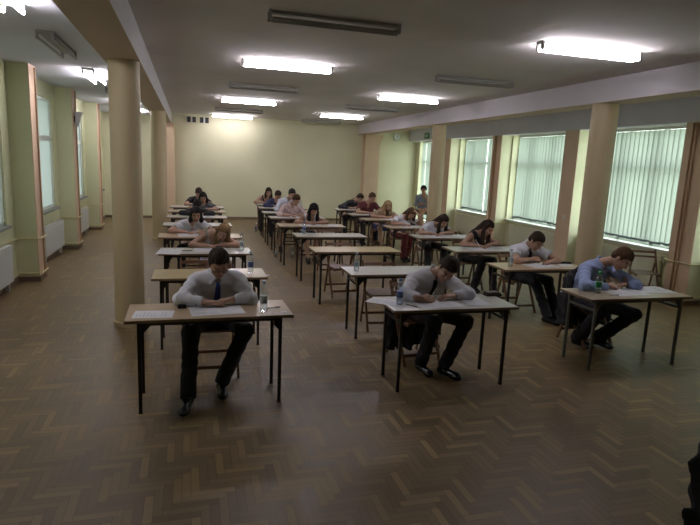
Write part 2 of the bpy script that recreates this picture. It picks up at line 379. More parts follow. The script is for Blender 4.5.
# fluorescent lamps: 1.25 m battens with two tubes
def lamp(x, y, z, rz, on, label, reflector=False):
    r = empty('ceiling_lamp', (x, y, z), rz, label=label, cat='lamp', group='lit fluorescent lamps' if on else 'unlit fluorescent lamps')
    hs_ = MB().box(-.62, -.035 if not reflector else -.07, -.03, .62, .035 if not reflector else .07, 0).build('housing', M['lampbody'] if not on else M['white'], r, bevel=.008)
    for s in (-1, 1):
        yy = s*(.045 if not reflector else .075)
        MB().tube([(-.59, yy, -.075), (.59, yy, -.075)], .016, 12).build('tube', M['tube'] if on else M['tubeoff'], hs_, smooth=True)
    hw_ = .075 if reflector else .045
    for a, b in ((-.625, -.597), (.597, .625)):
        for q in (-hw_, hw_): MB().box(a, q-.014, -.09, b, q+.014, -.0).build('tube_holder', M['lampbody'], hs_, bevel=.004)
LX, RX = 1.32, 4.1
for y, on, lb in ((5.3, 0, 'unlit fluorescent lamp nearest the camera, left of the lit one'), (7.92, 1, 'lit fluorescent lamp nearest in the left ceiling row'), (10.5, 0, 'unlit fluorescent lamp between the two nearer lit lamps of the left row'),
                  (13.1, 1, 'lit fluorescent lamp in the middle of the left ceiling row'), (15.7, 0, 'unlit fluorescent lamp second from the back wall in the left row'), (18.0, 1, 'lit fluorescent lamp close to the back wall above the vents')):
    lamp(LX, y, ZC, 0, on, lb)
for y, on, lb in ((5.27, 1, 'large lit fluorescent lamp nearest the camera at upper right'), (7.77, 0, 'unlit fluorescent lamp right behind the nearest lit lamp of the right row'), (10.43, 1, 'lit fluorescent lamp in the middle of the right ceiling row'),
                  (12.7, 0, 'unlit fluorescent lamp in the middle of the right ceiling row'), (15.4, 1, 'lit fluorescent lamp farthest in the right ceiling row'), (17.9, 0, 'unlit fluorescent lamp near the back wall in the right row')):
    lamp(RX, y, ZC, 0, on, lb)
for y, on, lb in ((5.03, 1, 'lit fluorescent lamp cut by the upper left corner of the photo'), (7.35, 0, 'unlit fluorescent lamp on the left bay ceiling'), (9.95, 1, 'lit fluorescent lamp beside the nearest left column'),
                  (12.4, 0, 'unlit fluorescent lamp hidden behind the nearest left column'), (14.75, 1, 'lit fluorescent lamp between the two left columns'), (17.2, 1, 'added lit fluorescent lamp brightening the far end of the left bay')):  # the farthest bay lamp is added, lit only to brighten the back left corner
    lamp(-1.42, y, 3.2, PI/2, on, lb, True)

# ------------------------------------------------------------------ desks
TW, TD, TH = 1.27, .5, .76
def make_desk(top, frame, edge):
    r = empty('exam_desk')
    MB().box(-TW/2, -TD/2, TH-.022, TW/2, TD/2, TH).build('table_top', top, r, bevel=.003)
    e = MB(); z0, z1 = TH-.024, TH-.002; t = .004
    e.box(-TW/2-t, -TD/2-t, z0, TW/2+t, -TD/2, z1).box(-TW/2-t, TD/2, z0, TW/2+t, TD/2+t, z1).box(-TW/2-t, -TD/2, z0, -TW/2, TD/2, z1).box(TW/2, -TD/2, z0, TW/2+t, TD/2, z1)
    e.build('edge_band', edge, r)
    fx, fy = .54, .20
    a = MB(); a.bar((-fx, -fy, TH-.04), (fx, -fy, TH-.04), .025, .03, (0, 1, 0)).bar((-fx, fy, TH-.04), (fx, fy, TH-.04), .025, .03, (0, 1, 0))
    a.bar((-fx, -fy, TH-.04), (-fx, fy, TH-.04), .025, .03).bar((fx, -fy, TH-.04), (fx, fy, TH-.04), .025, .03)
    ap = a.build('apron_frame', frame, r)
    for sx in (-1, 1):
        MB().bar((sx*fx, -fy, TH-.13), (sx*fx, fy, TH-.13), .022, .022).build('side_rail', frame, r)
        for sy in (-1, 1):
            lg = MB().box(sx*fx-.0135, sy*fy-.0135, .012, sx*fx+.0135, sy*fy+.0135, TH-.026).box(sx*fx-.016, sy*fy-.016, 0, sx*fx+.016, sy*fy+.016, .014).build('leg', frame, r, bevel=.003)
            y = sy*fy
            g_ = MB(); p = [(sx*fx, TH-.03), (sx*(fx-.11), TH-.03), (sx*fx, TH-.15)]
            n0 = len(g_.v); g_.v += [(x, y-.004, z) for x, z in p]+[(x, y+.004, z) for x, z in p]
            g_.f += [(n0, n0+1, n0+2), (n0+5, n0+4, n0+3), (n0, n0+3, n0+4, n0+1), (n0+1, n0+4, n0+5, n0+2), (n0+2, n0+5, n0+3, n0)]; g_.m += [0]*5
            g_.build('gusset', frame, lg)
    if frame is M['metal']:
        MB().tube([(fx-.06, -fy-.01, TH-.05), (fx-.06, -fy-.035, TH-.07), (fx-.05, -fy-.04, TH-.10), (fx-.06, -fy-.02, TH-.12)], .003, 6).build('bag_hook', M['hook'], ap)
    return r
protos = {}
TB = {}
WID = dict(A1=1.27, A2=1.16, A3=1.17, A4=1.24, A5=1.21, A6=1.19, A7=1.25, A8=1.27, B1=1.21, B2=1.24, B3=1.27, B4=1.22, B5=1.30, C1=1.26, C2=1.24)
def desk(key, x, y, top, desc, frame='metal', rz=0, edge='edge'):
    k_ = (top, frame, edge)
    if k_ not in protos: o = protos[k_] = make_desk(M[top], M[frame], M[edge])
    else: o = dup_tree(protos[k_])
    o.location = (x, y+TD/2, 0); o.rotation_euler = (0, 0, rz); o.scale = (WID.get(key, 1.23)/TW, 1, 1)
    nice = {'top_grey': 'grey laminate', 'top_birch': 'pale birch', 'top_wood': 'ochre wooden', 'top_mid': 'grey-brown wooden'}[top]
    tag(o, nice+' exam desk '+desc, 'desk', 'exam desks in three rows'); TB[key] = (x, y)
desk('A1', .165, 4.28, 'top_birch', 'where the man in the blue tie and glasses writes', rz=.02)
desk('A2', .215, 5.77, 'top_wood', 'standing empty behind the man in the blue tie')
desk('A3', .215, 7.28, 'top_grey', 'where the fair-haired girl leans over her paper')
desk('A4', .165, 8.78, 'top_birch', 'where the dark-haired woman in the white V-neck writes')
desk('A5', .155, 10.33, 'top_grey', 'right behind the woman in the white V-neck')
desk('A6', .165, 11.72, 'top_grey', 'where the person in black bends low in the left row')
desk('A7', .18, 12.95, 'top_mid', 'second from the back of the left row')
desk('A8', .19, 14.12, 'top_grey', 'at the very back of the left row')
desk('B1', 2.285, 4.30, 'top_grey', 'under the man in the dark tie, front of the middle row', rz=-.005)
desk('B2', 2.36, 5.82, 'top_grey', 'with a clear bottle, empty behind the man in the dark tie')
desk('B3', 2.31, 7.40, 'top_wood', 'standing bare as third of the middle row')
desk('B4', 2.32, 8.95, 'top_grey', 'with a blue bottle, in front of the black-haired woman')
desk('B5', 2.30, 10.38, 'top_mid', 'where the black-haired woman in white writes')
desk('B6', 2.30, 11.85, 'top_grey', 'where the boy in the pink checked shirt writes')
desk('B7', 2.30, 12.98, 'top_grey', 'where the tall man in the bluish shirt sits')
desk('B8', 2.36, 14.28, 'top_grey', 'where the boy in navy writes')
desk('B9', 2.42, 15.32, 'top_grey', 'last of the middle row by the back wall')
desk('C1', 4.46, 4.47, 'top_mid', 'with grey legs under the boy in the light blue shirt', 'metalg')
desk('C2', 4.42, 6.0, 'top_birch', 'under the man in the short-sleeved white shirt')
desk('C3', 4.44, 7.42, 'top_grey', 'under the woman in the black strappy top')
desk('C4', 4.45, 8.86, 'top_grey', 'under the long-haired woman in the white T-shirt')
desk('C5', 4.45, 10.28, 'top_mid', 'under the girl in red trousers')
desk('C6', 4.40, 11.77, 'top_mid', 'under the blonde woman in beige')
desk('C7', 4.40, 12.85, 'top_grey', 'under the person in the dark red shirt')
desk('C8', 4.40, 14.2, 'top_grey', 'last of the right row, under the person in the dark suit')

# ------------------------------------------------------------------ folding chairs
def make_chair():
    r = empty('folding_chair'); w = M['chair']
    for s in (-1, 1):
        x = s*.205
        MB().bar((x, -.22, 0), (x, .20, .80), .022, .038).build('front_leg', w, r, bevel=.004)
        MB().bar((x-s*.024, .25, 0), (x-s*.024, .07, .60), .020, .034).build('rear_leg', w, r, bevel=.004)
        MB().bar((x-s*.024, -.21, .425), (x-s*.024, .17, .425), .02, .03).build('seat_rail', w, r, bevel=.003)
    s_ = MB()
    for i in range(7): s_.box(-.185, -.215+i*.056, .44, .185, -.215+i*.056+.044, .452)
    s_.build('seat', w, r, bevel=.003)
    for z, h in ((.70, .03), (.775, .035)):
        y = -.22+.42*z/.8
        b = MB(); n = 8
        for i in range(n):
            x0 = -.195+.39*i/n; x1 = -.195+.39*(i+1)/n; c0 = .022*(1-(x0/.195)**2); c1 = .022*(1-(x1/.195)**2)
            dy = .42*h/.8
            b.hexa([(x0, y-dy/1+c0-.006, z-h), (x1, y-dy/1+c1-.006, z-h), (x1, y-dy+c1+.006, z-h), (x0, y-dy+c0+.006, z-h), (x0, y+dy*0+c0-.006, z+.0), (x1, y+c1-.006, z), (x1, y+c1+.006, z), (x0, y+c0+.006, z)])
        b.build('back_slat', w, r)
    MB().bar((-.20, -.17, .10), (.20, -.17, .10), .03, .015, (0, 0, 1)).build('front_stretcher', w, r)
    MB().bar((-.18, .213, .12), (.18, .213, .12), .03, .015, (0, 0, 1)).build('rear_stretcher', w, r)
    return r
chair0 = [None]
def chair(x, y, rz, desc):
    if chair0[0] is None: o = chair0[0] = make_chair()
    else: o = dup_tree(chair0[0])
    o.location = (x, y, 0); o.rotation_euler = (0, 0, rz)
    tag(o, 'brown wooden folding chair '+desc, 'chair', 'folding chairs at the exam desks')
chair(.12, 6.52, .05, 'empty at the ochre desk behind the man in the blue tie')
chair(2.27, 6.30, -.06, 'empty behind the desk with the clear bottle')
chair(2.22, 7.98, .08, 'empty behind the bare third desk of the middle row')
chair(2.45, 9.62, -.05, 'empty behind the desk with the blue bottle')
chair(.2, 11.0, .03, 'empty at the desk behind the woman in the white V-neck')
chair(2.85, 16.05, .0, 'beside the woman in black at the last middle desk')
chair(7.12, 7.22, -.42, 'empty by the nearest right window pilaster')

# ------------------------------------------------------------------ small things on the desks
def sheet(x, y, rz, label, two=False, z=0., printed=True, hang=None):
    w_, d_ = (.42, .297) if two else (.21, .297)
    r = empty('exam_paper', (x, y, TH+.0012+z), rz, label=label, cat='paper', group='exam papers')
    s_ = MB(); nx = 8 if two else 4; ny = 5
    random.seed(hash((round(x*100), round(y*100))) & 0xffff)
    ph = random.random()*6
    for i in range(nx):
        for j in range(ny):
            def P(a, b):
                X = -w_/2+w_*a/nx; Y = -d_/2+d_*b/ny
                Z = .0015+.0012*math.sin(X*14+ph)*math.cos(Y*11+ph)
                if two: Z += .004*math.exp(-(X/.02)**2)
                return (X, Y, Z)
            s_.quad(P(i, j), P(i+1, j), P(i+1, j+1), P(i, j+1))
    s_.box(-w_/2+.004, -d_/2+.004, -.0008, w_/2-.004, d_/2-.004, .0002)
    so = s_.build('sheet', M['paper'], r)
    if printed:
        t = MB()
        for k_ in range(9):
            for side in ((-1, 1) if two else (0,)):
                cx = side*.105; ln = .15*random.uniform(.5, 1)
                yy = .115-k_*.026
                if k_ < 4 or random.random() < .8: t.box(cx-.08, yy, .0032, cx-.08+ln, yy+.004, .0036)
        t.build('printed_lines', M['paperp'], so)
def pen(x, y, rz, label, z=TH+.006, tilt=0, m='pen'):
    r = empty('pen', (x, y, z), 0, label=label, cat='pen'); r.rotation_euler = (0, -tilt, rz)
    bo = MB().tube([(-.006, 0, 0), (.004, 0, 0), (.012, 0, 0), (.13, 0, 0), (.138, 0, 0)], [.0008, .002, .0045, .0045, .003], 8).build('barrel', M[m], r, smooth=True)
    MB().bar((.09, 0, .006), (.132, 0, .006), .003, .0015, (0, 1, 0)).build('clip', M['black'], bo)
def bottle(x, y, label, z=TH, kind='bottle', cap=None, lab='label_blue', h=.225, fill=.55):
    cap = cap or ('cap_blue' if kind == 'bottleb' else 'cap_pale')
    k_ = h/.225
    r = empty('water_bottle', (x, y, z), random.random(), label=label, cat='bottle', group='plastic water bottles')
    R = .031
    prof = [(.001, .006), (.02, .0), (R-.002, .004), (R, .012), (R, .05), (R-.002, .055), (R, .06), (R, .12), (R-.002, .125), (R, .13), (R, .15), (R-.004, .165), (.018, .190), (.0125, .2), (.0125, .208)]
    bo = MB().lathe([(a, b*k_) for a, b in prof], 20).build('body', M[kind], r, smooth=True)
    MB().lathe([(.015, .203*k_), (.015, .222*k_), (.013, .225*k_)], 16).build('cap', M[cap], r, smooth=True)
    MB().lathe([(R+.0006, .064*k_), (R+.0008, .118*k_)], 20).build('label_band', M[lab], bo, smooth=True)
    MB().lathe([(R-.003, .008), (R-.0025, .012), (R-.0025, (.01+fill*.17)*k_)], 16).build('water', M['water'], r, smooth=True)
bottle(.58, 4.41, 'tall clear water bottle on the desk of the man in the blue tie', h=.26, lab='label_pale')
bottle(.64, 6.00, 'water bottle with dark label on the ochre desk behind the blue tie man', h=.24)
bottle(.68, 7.52, 'clear water bottle at the elbow of the fair-haired girl', lab='label_pale', h=.24)
bottle(1.80, 4.50, 'blue-tinted water bottle on the front desk of the middle row', kind='bottleb', h=.24)
bottle(1.85, 6.02, 'clear water bottle on the empty second desk of the middle row', lab='label_pale')
bottle(1.89, 9.30, 'small blue water bottle on the desk before the black-haired woman', kind='bottleb')
bottle(4.10, 4.72, 'green-capped water bottle beside the boy in the light blue shirt', kind='bottleg', cap='cap_green', lab='label_green', h=.23)
bottle(3.98, 6.20, 'clear water bottle beside the man in the short-sleeved white shirt', lab='label_pale', kind='bottle', h=.23)
bottle(2.85, 14.5, 'water bottle behind the tall man in the bluish shirt', lab='label_pale')
bottle(1.78, 15.42, 'water bottle on the floor beside the last middle desk', z=0, h=.27)
bottle(2.05, 11.24, 'water bottle on the floor by the feet of the black-haired woman', z=0, h=.27, lab='label_pale')
bottle(1.72, 11.3, 'water bottle on the floor left of the desk of the black-haired woman', z=0, h=.25, lab='label_pale')

sheet(-.27, 4.43, 1.50, 'loose sheet at the left end of the desk of the man in the blue tie')
sheet(.21, 4.50, .10, 'open double paper under the hands of the man in the blue tie', True)
sheet(.43, 6.05, .1, 'white sheet on the ochre desk behind the man in the blue tie')
sheet(.28, 7.60, .05, 'double paper under the hands of the fair-haired girl', True)
sheet(-.24, 7.44, 1.45, 'white sheet at the left end of the desk of the fair-haired girl', True)
sheet(.05, 9.05, .1, 'double paper in front of the woman in the white V-neck', True)
sheet(.10, 10.6, .1, 'sheet on the grey desk behind the woman in the white V-neck')
sheet(.30, 11.95, .1, 'sheet on the desk of the bent person in black', True)
sheet(.46, 13.2, .1, 'sheet by the arm of the girl in the grey patterned top')
sheet(1.70, 4.62, .85, 'sheet lying askew by the blue-tinted bottle')
sheet(2.16, 4.50, .12, 'double paper under the pen of the man in the dark tie', True)
sheet(2.56, 4.53, -.05, 'closed booklet right of the man in the dark tie')
sheet(2.28, 10.62, .05, 'double paper under the hands of the black-haired woman', True)
sheet(2.72, 10.62, .05, 'sheet at the right end of the desk of the black-haired woman')
sheet(2.20, 12.08, 0, 'double paper of the boy in the pink checked shirt', True)
sheet(2.30, 13.2, 0, 'paper of the tall man in the bluish shirt', True)
sheet(2.2, 14.52, 0, 'paper of the boy in navy')
sheet(4.45, 4.72, .05, 'double paper under the hand of the boy in the light blue shirt', True)
sheet(4.86, 4.80, -.15, 'double paper right of the boy in the light blue shirt', True)
sheet(4.46, 6.24, .1, 'double paper of the man in the short-sleeved white shirt', True)
sheet(4.84, 6.30, .05, 'sheet right of the man in the short-sleeved white shirt')
sheet(4.38, 7.64, .05, 'double paper of the woman in the black strappy top', True)
sheet(4.82, 7.66, .0, 'double paper at the right of the woman in the black top', True)
sheet(4.30, 9.08, .05, 'double paper of the long-haired woman in the white T-shirt', True)
sheet(4.78, 9.12, .1, 'double paper at the right of the woman in the white T-shirt', True)
sheet(4.35, 10.52, 0, 'double paper of the girl in red trousers', True)
sheet(4.80, 10.5, .1, 'sheet right of the girl in red trousers')
sheet(4.45, 12.0, 0, 'double paper of the blonde woman in beige', True)
sheet(4.42, 13.08, 0, 'double paper of the person in the dark red shirt', True)
sheet(4.42, 14.42, 0, 'paper of the person in the dark suit')
pen(.60, 4.49, .25, 'white pen beside the tall clear bottle')
pen(1.86, 4.50, -1.1, 'black pen beside the blue-tinted bottle', m='black')
pen(-.10, 7.50, .05, 'dark pen on the desk of the fair-haired girl', m='black')
pen(4.12, 4.58, .1, 'white pen beside the green-capped bottle')
def smallcase(x, y, rz, sx, sy, sz, name, label, cat, m):
    r = empty(name, (x, y, TH+.001), rz, label=label, cat=cat)
    b = MB().box(-sx/2, -sy/2, 0, sx/2, sy/2, sz*.55).build('body', M[m], r, bevel=min(sz, sx, sy)*.22)
    MB().box(-sx/2*.9, -sy/2*.9, sz*.5, sx/2*.9, sy/2*.9, sz).build('lid', M[m], r, bevel=min(sz, sx, sy)*.22)
smallcase(-.06, 4.60, .1, .07, .04, .03, 'pencil_case', 'small black case left of the hands of the man in the blue tie', 'case', 'black')
smallcase(2.86, 4.74, .1, .15, .085, .04, 'pencil_case', 'brown leather case at the back right of the front middle desk', 'case', 'leather')
smallcase(4.94, 6.37, -.15, .17, .05, .03, 'pencil_case', 'dark slim case at the right end of the birch desk', 'case', 'black')
smallcase(.74, 4.37, 0, .05, .035, .0025, 'number_tag', 'small white seat number tag on the front left desk', 'tag', 'paper')
smallcase(.80, 5.86, 0, .05, .035, .0025, 'number_tag', 'small white seat number tag on the ochre desk', 'tag', 'paper')

# ------------------------------------------------------------------ people: distance fields meshed with surface nets
def V(*a): return np.array(a, dtype=np.float32)
def rcone(P, a, b, ra, rb):
    ba = b-a; L = float(ba@ba)+1e-9; t = np.clip((P-a)@ba/L, 0, 1)
    return np.linalg.norm(P-a-t[:, None]*ba, axis=1)-(ra+(rb-ra)*t)
def ell(P, c, r, F=None):
    q = P-c
    if F is not None: q = q@F.T
    r = np.asarray(r, np.float32); k0 = np.linalg.norm(q/r, axis=1); k1 = np.linalg.norm(q/(r*r), axis=1)+1e-9
    return k0*(k0-1)/k1
def rbox(P, c, h, rad, F=None):
    q = P-c
    if F is not None: q = q@F.T
    q = np.abs(q)-np.asarray(h, np.float32)+rad
    return np.linalg.norm(np.maximum(q, 0), axis=1)+np.minimum(q.max(axis=1), 0)-rad
def smin(a, b, k):
    h = np.clip(.5+.5*(b-a)/k, 0, 1); return b+(a-b)*h-k*h*(1-h)
def smax(a, b, k): return -smin(-a, -b, k)

def nets(fn, lo, hi, h):
    lo = np.array(lo, np.float32); hi = np.array(hi, np.float32)
    n = np.ceil((hi-lo)/h).astype(int)+1; st = 4
    n = ((n+st-1)//st)*st+1
    cn = (n-1)//st
    ax = [lo[i]+(np.arange(cn[i])+.5)*st*h for i in range(3)]
    G = np.stack(np.meshgrid(*ax, indexing='ij'), -1).reshape(-1, 3).astype(np.float32)
    cd = fn(G).reshape(cn); near = np.abs(cd) < st*h*1.75
    sgn = np.where(cd > 0, 1., -1.).astype(np.float32)*h*5
    vals = np.ones(n, np.float32)*h*5
    big = np.repeat(np.repeat(np.repeat(sgn, st, 0), st, 1), st, 2)
    vals[:big.shape[0], :big.shape[1], :big.shape[2]] = big
    nb = np.repeat(np.repeat(np.repeat(near, st, 0), st, 1), st, 2)
    m = np.zeros(n, bool)
    for dx in (0, 1):
        for dy in (0, 1):
            for dz in (0, 1):
                m[dx:dx+nb.shape[0], dy:dy+nb.shape[1], dz:dz+nb.shape[2]] |= nb[:n[0]-dx, :n[1]-dy, :n[2]-dz]
    idx = np.argwhere(m)
    if len(idx) == 0: return np.zeros((0, 3)), np.zeros((0, 4), int)
    vals[m] = fn((lo+idx*h).astype(np.float32))
    # cells
    s = vals < 0
    c = [s[a:n[0]-1+a, b:n[1]-1+b, d:n[2]-1+d] for a in (0, 1) for b in (0, 1) for d in (0, 1)]
    tot = sum(x.astype(np.int8) for x in c); act = (tot > 0) & (tot < 8)
    ci = np.argwhere(act); vid = -np.ones(act.shape, int); vid[act] = np.arange(len(ci))
    acc = np.zeros((len(ci), 3)); cnt = np.zeros(len(ci))
    cor = [(a, b, d) for a in (0, 1) for b in (0, 1) for d in (0, 1)]
    cv = [vals[ci[:, 0]+a, ci[:, 1]+b, ci[:, 2]+d] for a, b, d in cor]
    for i in range(8):
        for j in range(i+1, 8):
            if sum(abs(cor[i][k]-cor[j][k]) for k in range(3)) != 1: continue
            x = (cv[i] < 0) != (cv[j] < 0)
            t = cv[i]/(cv[i]-cv[j]+1e-12)
            p = np.array(cor[i])+np.outer(t, np.array(cor[j])-np.array(cor[i]))
            acc[x] += p[x]; cnt[x] += 1
    vv = lo+(ci+acc/cnt[:, None])*h
    F = []
    for a in range(3):
        b, d = (a+1) % 3, (a+2) % 3
        sl0 = [slice(None)]*3; sl1 = [slice(None)]*3; sl0[a] = slice(0, -1); sl1[a] = slice(1, None)
        ch = s[tuple(sl0)] != s[tuple(sl1)]
        e = np.argwhere(ch)
        e = e[(e[:, b] > 0) & (e[:, d] > 0) & (e[:, b] < n[b]-1) & (e[:, d] < n[d]-1)]
        flip = s[tuple(e.T)]
        def at(ob, od):
            q = e.copy(); q[:, b] -= ob; q[:, d] -= od; return vid[tuple(q.T)]
        q = np.stack([at(0, 0), at(1, 0), at(1, 1), at(0, 1)], 1)
        q[~flip] = q[~flip][:, ::-1]
        F.append(q)
    F = np.concatenate(F); F = F[(F >= 0).all(1)]
    return vv, F

def mesh_obj(name, parts, mats, parent, mfun=None, bump=None):
    V_, F_ = [], []; o = 0
    for v, f_ in parts: V_.append(v); F_.append(f_+o); o += len(v)
    v = np.concatenate(V_); f_ = np.concatenate(F_)
    me = bpy.data.meshes.new(name)
    me.vertices.add(len(v)); me.vertices.foreach_set('co', v.astype(np.float32).ravel())
    me.loops.add(len(f_)*4); me.loops.foreach_set('vertex_index', f_.astype(np.int32).ravel())
    me.polygons.add(len(f_)); me.polygons.foreach_set('loop_start', np.arange(0, len(f_)*4, 4, dtype=np.int32))
    me.polygons.foreach_set('use_smooth', np.ones(len(f_), bool))
    for m in mats: me.materials.append(m)
    if mfun is not None:
        cc = v[f_].mean(1); me.polygons.foreach_set('material_index', mfun(cc).astype(np.int32))
    me.update(calc_edges=True); me.validate()
    ob = bpy.data.objects.new(name, me); C.objects.link(ob); ob.parent = parent
    return ob

def norm(a): a = np.array(a, np.float32); return a/np.linalg.norm(a)
def fold(P, s=1.):
    return .0035*s*(np.sin(P[:, 0]*38+P[:, 2]*55+3*np.sin(P[:, 1]*21))+.7*np.sin(P[:, 1]*60-P[:, 2]*34+2*np.sin(P[:, 0]*25)))

def hand(W, d, side, n=(0, 0, -1), curl=.3, sc=1., h=.004):
    """W wrist, d forward, side +1 for the right hand, n palm direction"""
    d = norm(d); n = np.array(n, np.float32); n = norm(n-d*(n@d)); s = -np.cross(n, d)*side; W = np.array(W, np.float32)
    segs = []
    offs = [.031, .011, -.010, -.029]; ks = [.086, .090, .085, .077]; ln = [.070, .078, .072, .056]
    for i in range(4):
        K = W+(d*ks[i]+s*offs[i])*sc; p = K; a = 0.
        palm0 = W+(d*.012+s*offs[i]*.62)*sc
        segs.append((palm0, K, .0165*sc, .0115*sc, .012))
        sp = offs[i]*1.3
        for j, fr in enumerate((.44, .31, .25)):
            a += curl*(1.0 if j else .8)+.06*i*curl
            dd = norm(d*math.cos(a)+n*math.sin(a)+s*sp)
            q = p+dd*ln[i]*fr*sc; r0 = (.0098, .0088, .0080)[j]*sc; r1 = (.0088, .0080, .0068)[j]*sc
            segs.append((p, q, r0, r1, .003)); p = q
    t0 = W+(d*.022+s*.024)*sc; t1 = t0+norm(d*.75+s*.6+n*.25)*.040*sc; t2 = t1+norm(d*.95+s*.15+n*(.3+curl*.4))*.034*sc; t3 = t2+norm(d*1-s*.15+n*(.3+curl*.4))*.026*sc
    segs += [(t0, t1, .016*sc, .012*sc, .01), (t1, t2, .0112*sc, .0105*sc, .004), (t2, t3, .0105*sc, .008*sc, .003)]
    fb = W-d*.06
    def fn(P):
        r = rcone(P, fb, W, .030*sc, .025*sc)
        for a, b, ra, rb, k in segs: r = smin(r, rcone(P, a, b, ra, rb), k)
        return r
    pts = np.array([x for sg in segs for x in sg[:2]]+[fb]); lo = pts.min(0)-.035; hi = pts.max(0)+.035
    return nets(fn, lo, hi, h)

def rotm(yaw, pitch, roll):
    """rows: lateral(left of the person), forward, up. person faces -Y at yaw 0; yaw>0 turns towards +X; pitch>0 looks down; roll>0 tips crown to +X"""
    Rz = Matrix.Rotation(yaw, 3, 'Z'); Rx = Matrix.Rotation(pitch, 3, 'X'); Ry = Matrix.Rotation(roll, 3, 'Y')
    R_ = Rz@Ry@Rx
    return np.array([R_@Vector((1, 0, 0)), R_@Vector((0, -1, 0)), R_@Vector((0, 0, 1))], np.float32)

def person(loc, rot, P_, label, near=False, group=None):
    """P_: dict of joints in local metres (facing -Y), clothes and hair"""
    g = P_.get; fem = g('fem', False)
    root = empty('person', (loc[0], loc[1], 0), rot, label=label, cat='person', group=group)
    hres = .0085 if near else .014; hh = .0042 if near else .0075; hd = .005 if near else .0085
    hip = V(*g('hip', (0, 0, .555))); sw = g('sw', .165 if fem else .19)
    sc_ = V(*g('sho', (0, -.17, .93)))          # shoulder centre
    srot = g('srot', 0.); lat = V(math.cos(srot), math.sin(srot), g('stilt', 0.)); lat = norm(lat)
    shR, shL = sc_-lat*sw, sc_+lat*sw
    drop = V(0, 0, -.028); shR, shL = shR+drop, shL+drop
    hc = V(*g('head', (0, -.33, 1.08))); HF = rotm(*g('hrot', (0, .75, 0)))
    elR, elL = V(*g('elR', (-.31, -.37, .80))), V(*g('elL', (.31, -.37, .80)))
    wrR, wrL = V(*g('wrR', (-.09, -.49, .80))), V(*g('wrL', (.10, -.45, .80)))
    hpR, hpL = hip+V(-.09, -.02, 0), hip+V(.09, -.02, 0)
    knR, knL = V(*g('knR', (-.17, -.42, .52))), V(*g('knL', (.17, -.42, .52)))
    anR, anL = V(*g('anR', (-.17, -.46, .09))), V(*g('anL', (.17, -.46, .09)))
    fat = g('fat', 1.) * (.88 if fem else 1.)
    ua, fa = .047*fat, .038*fat
    up = norm(sc_-hip); dep = norm(np.cross(up, lat))      # points backwards or forwards
    TF = np.array([lat, norm(np.cross(up, lat)), up], np.float32)
    chest = hip+(sc_-hip)*.72; belly = hip+(sc_-hip)*.33
    def torso(P, o=0.):
        d = ell(P, hip+V(0, .01, .01), (.165*fat+.01+o, .125*fat+o, .12+o))
        d = smin(d, ell(P, belly, (.145*fat+o, .11*fat+o, .17+o), TF), .07)
        d = smin(d, ell(P, chest, (.165*fat+o+(.0 if fem else .015), .105*fat+o, .18+o), TF), .06)
        d = smin(d, rcone(P, shR+lat*.02, shL-lat*.02, .054*fat+.004+o, .054*fat+.004+o), .06)
        for s_ in (shR, shL): d = smin(d, rcone(P, sc_+up*.025, s_+up*.012, .052*fat+o, .036*fat+o), .04)
        if fem:
            for s in (-1, 1): d = smin(d, ell(P, chest+lat*.07*s-up*.0+TF[1]*(-1)*(.085 if TF[1][1] > 0 else -.085), (.06+o, .05+o, .058+o)), .04)
        return d
    def arm(P, sh, el, wr, o=0., end=1.):
        if end >= 1: return smin(rcone(P, sh, el, ua+.004+o, ua*.86+o), rcone(P, el, wr, fa+.006+o, .027+o*.9), .03)
        return rcone(P, sh, sh+(el-sh)*end, ua+.006+o, ua+o)
    neck_b = sc_+up*.045; neck_t = hc-HF[2]*.06-HF[1]*.025
    def neck(P): return rcone(P, neck_b, neck_t, .056 if not fem else .048, .052 if not fem else .043)
    def leg(P, hp, kn, an, o=0.):
        return smin(rcone(P, hp, kn, .082*fat+o, .056+o), rcone(P, kn, an, .054+o, .034+o), .03)
    arms = ((shR, elR, wrR), (shL, elL, wrL)); legs = ((hpR, knR, anR), (hpL, knL, anL))
    def body(P):
        d = torso(P, -.003)
        for a in arms: d = smin(d, arm(P, *a), .035)
        for l in legs: d = smin(d, leg(P, *l), .05)
        return smin(d, neck(P), .03)
    pts = np.array([hip, shR, shL, elR, elL, wrR, wrL, knR, knL, anR, anL, hc]); lo = pts.min(0)-.2; hi = pts.max(0)+.13; hi[2] = hc[2]
    def scut(P): return P
    parts = [nets(body, lo, hi, hres)]
    hs = .97 if fem else 1.
    def head(P):
        q = ((P-hc)@HF.T)/hs
        d = ell(q, V(0, -.012, .032), (.076, .096, .086))
        d = smin(d, ell(q, V(0, .022, -.030), (.060, .070, .084)), .03)
        d = smin(d, ell(q, V(0, .052, -.092), (.032, .034, .028)), .03)
        d = smin(d, rcone(q, V(-.036, .080, .022), V(.036, .080, .022), .011, .011), .012)
        for s in (-1, 1):
            d = smax(d, -ell(q, V(s*.031, .101, .004), (.017, .016, .011)), .012)
            d = smin(d, ell(q, V(s*.031, .078, .003), (.015, .014, .011)), .004)
            d = smin(d, ell(q, V(s*.040, .060, -.028), (.024, .028, .022)), .02)
            ear = smin(ell(q, V(s*.079, -.008, -.008), (.009, .021, .031)), ell(q, V(s*.073, -.002, -.030), (.008, .010, .012)), .01)
            d = smin(d, ear, .006)
        d = smin(d, rcone(q, V(0, .090, .012), V(0, .108, -.028), .0075, .012), .010)
        for s in (-1, 1): d = smin(d, ell(q, V(s*.012, .098, -.032), (.008, .010, .008)), .005)
        d = smin(d, rcone(q, V(-.020, .084, -.060), V(.020, .084, -.060), .0065, .0065), .007)
        d = smin(d, rcone(q, V(-.017, .082, -.070), V(.017, .082, -.070), .0070, .0070), .006)
        return smin(d*hs, neck(P), .025)
    parts.append(nets(head, hc-.17, hc+.17, hd))
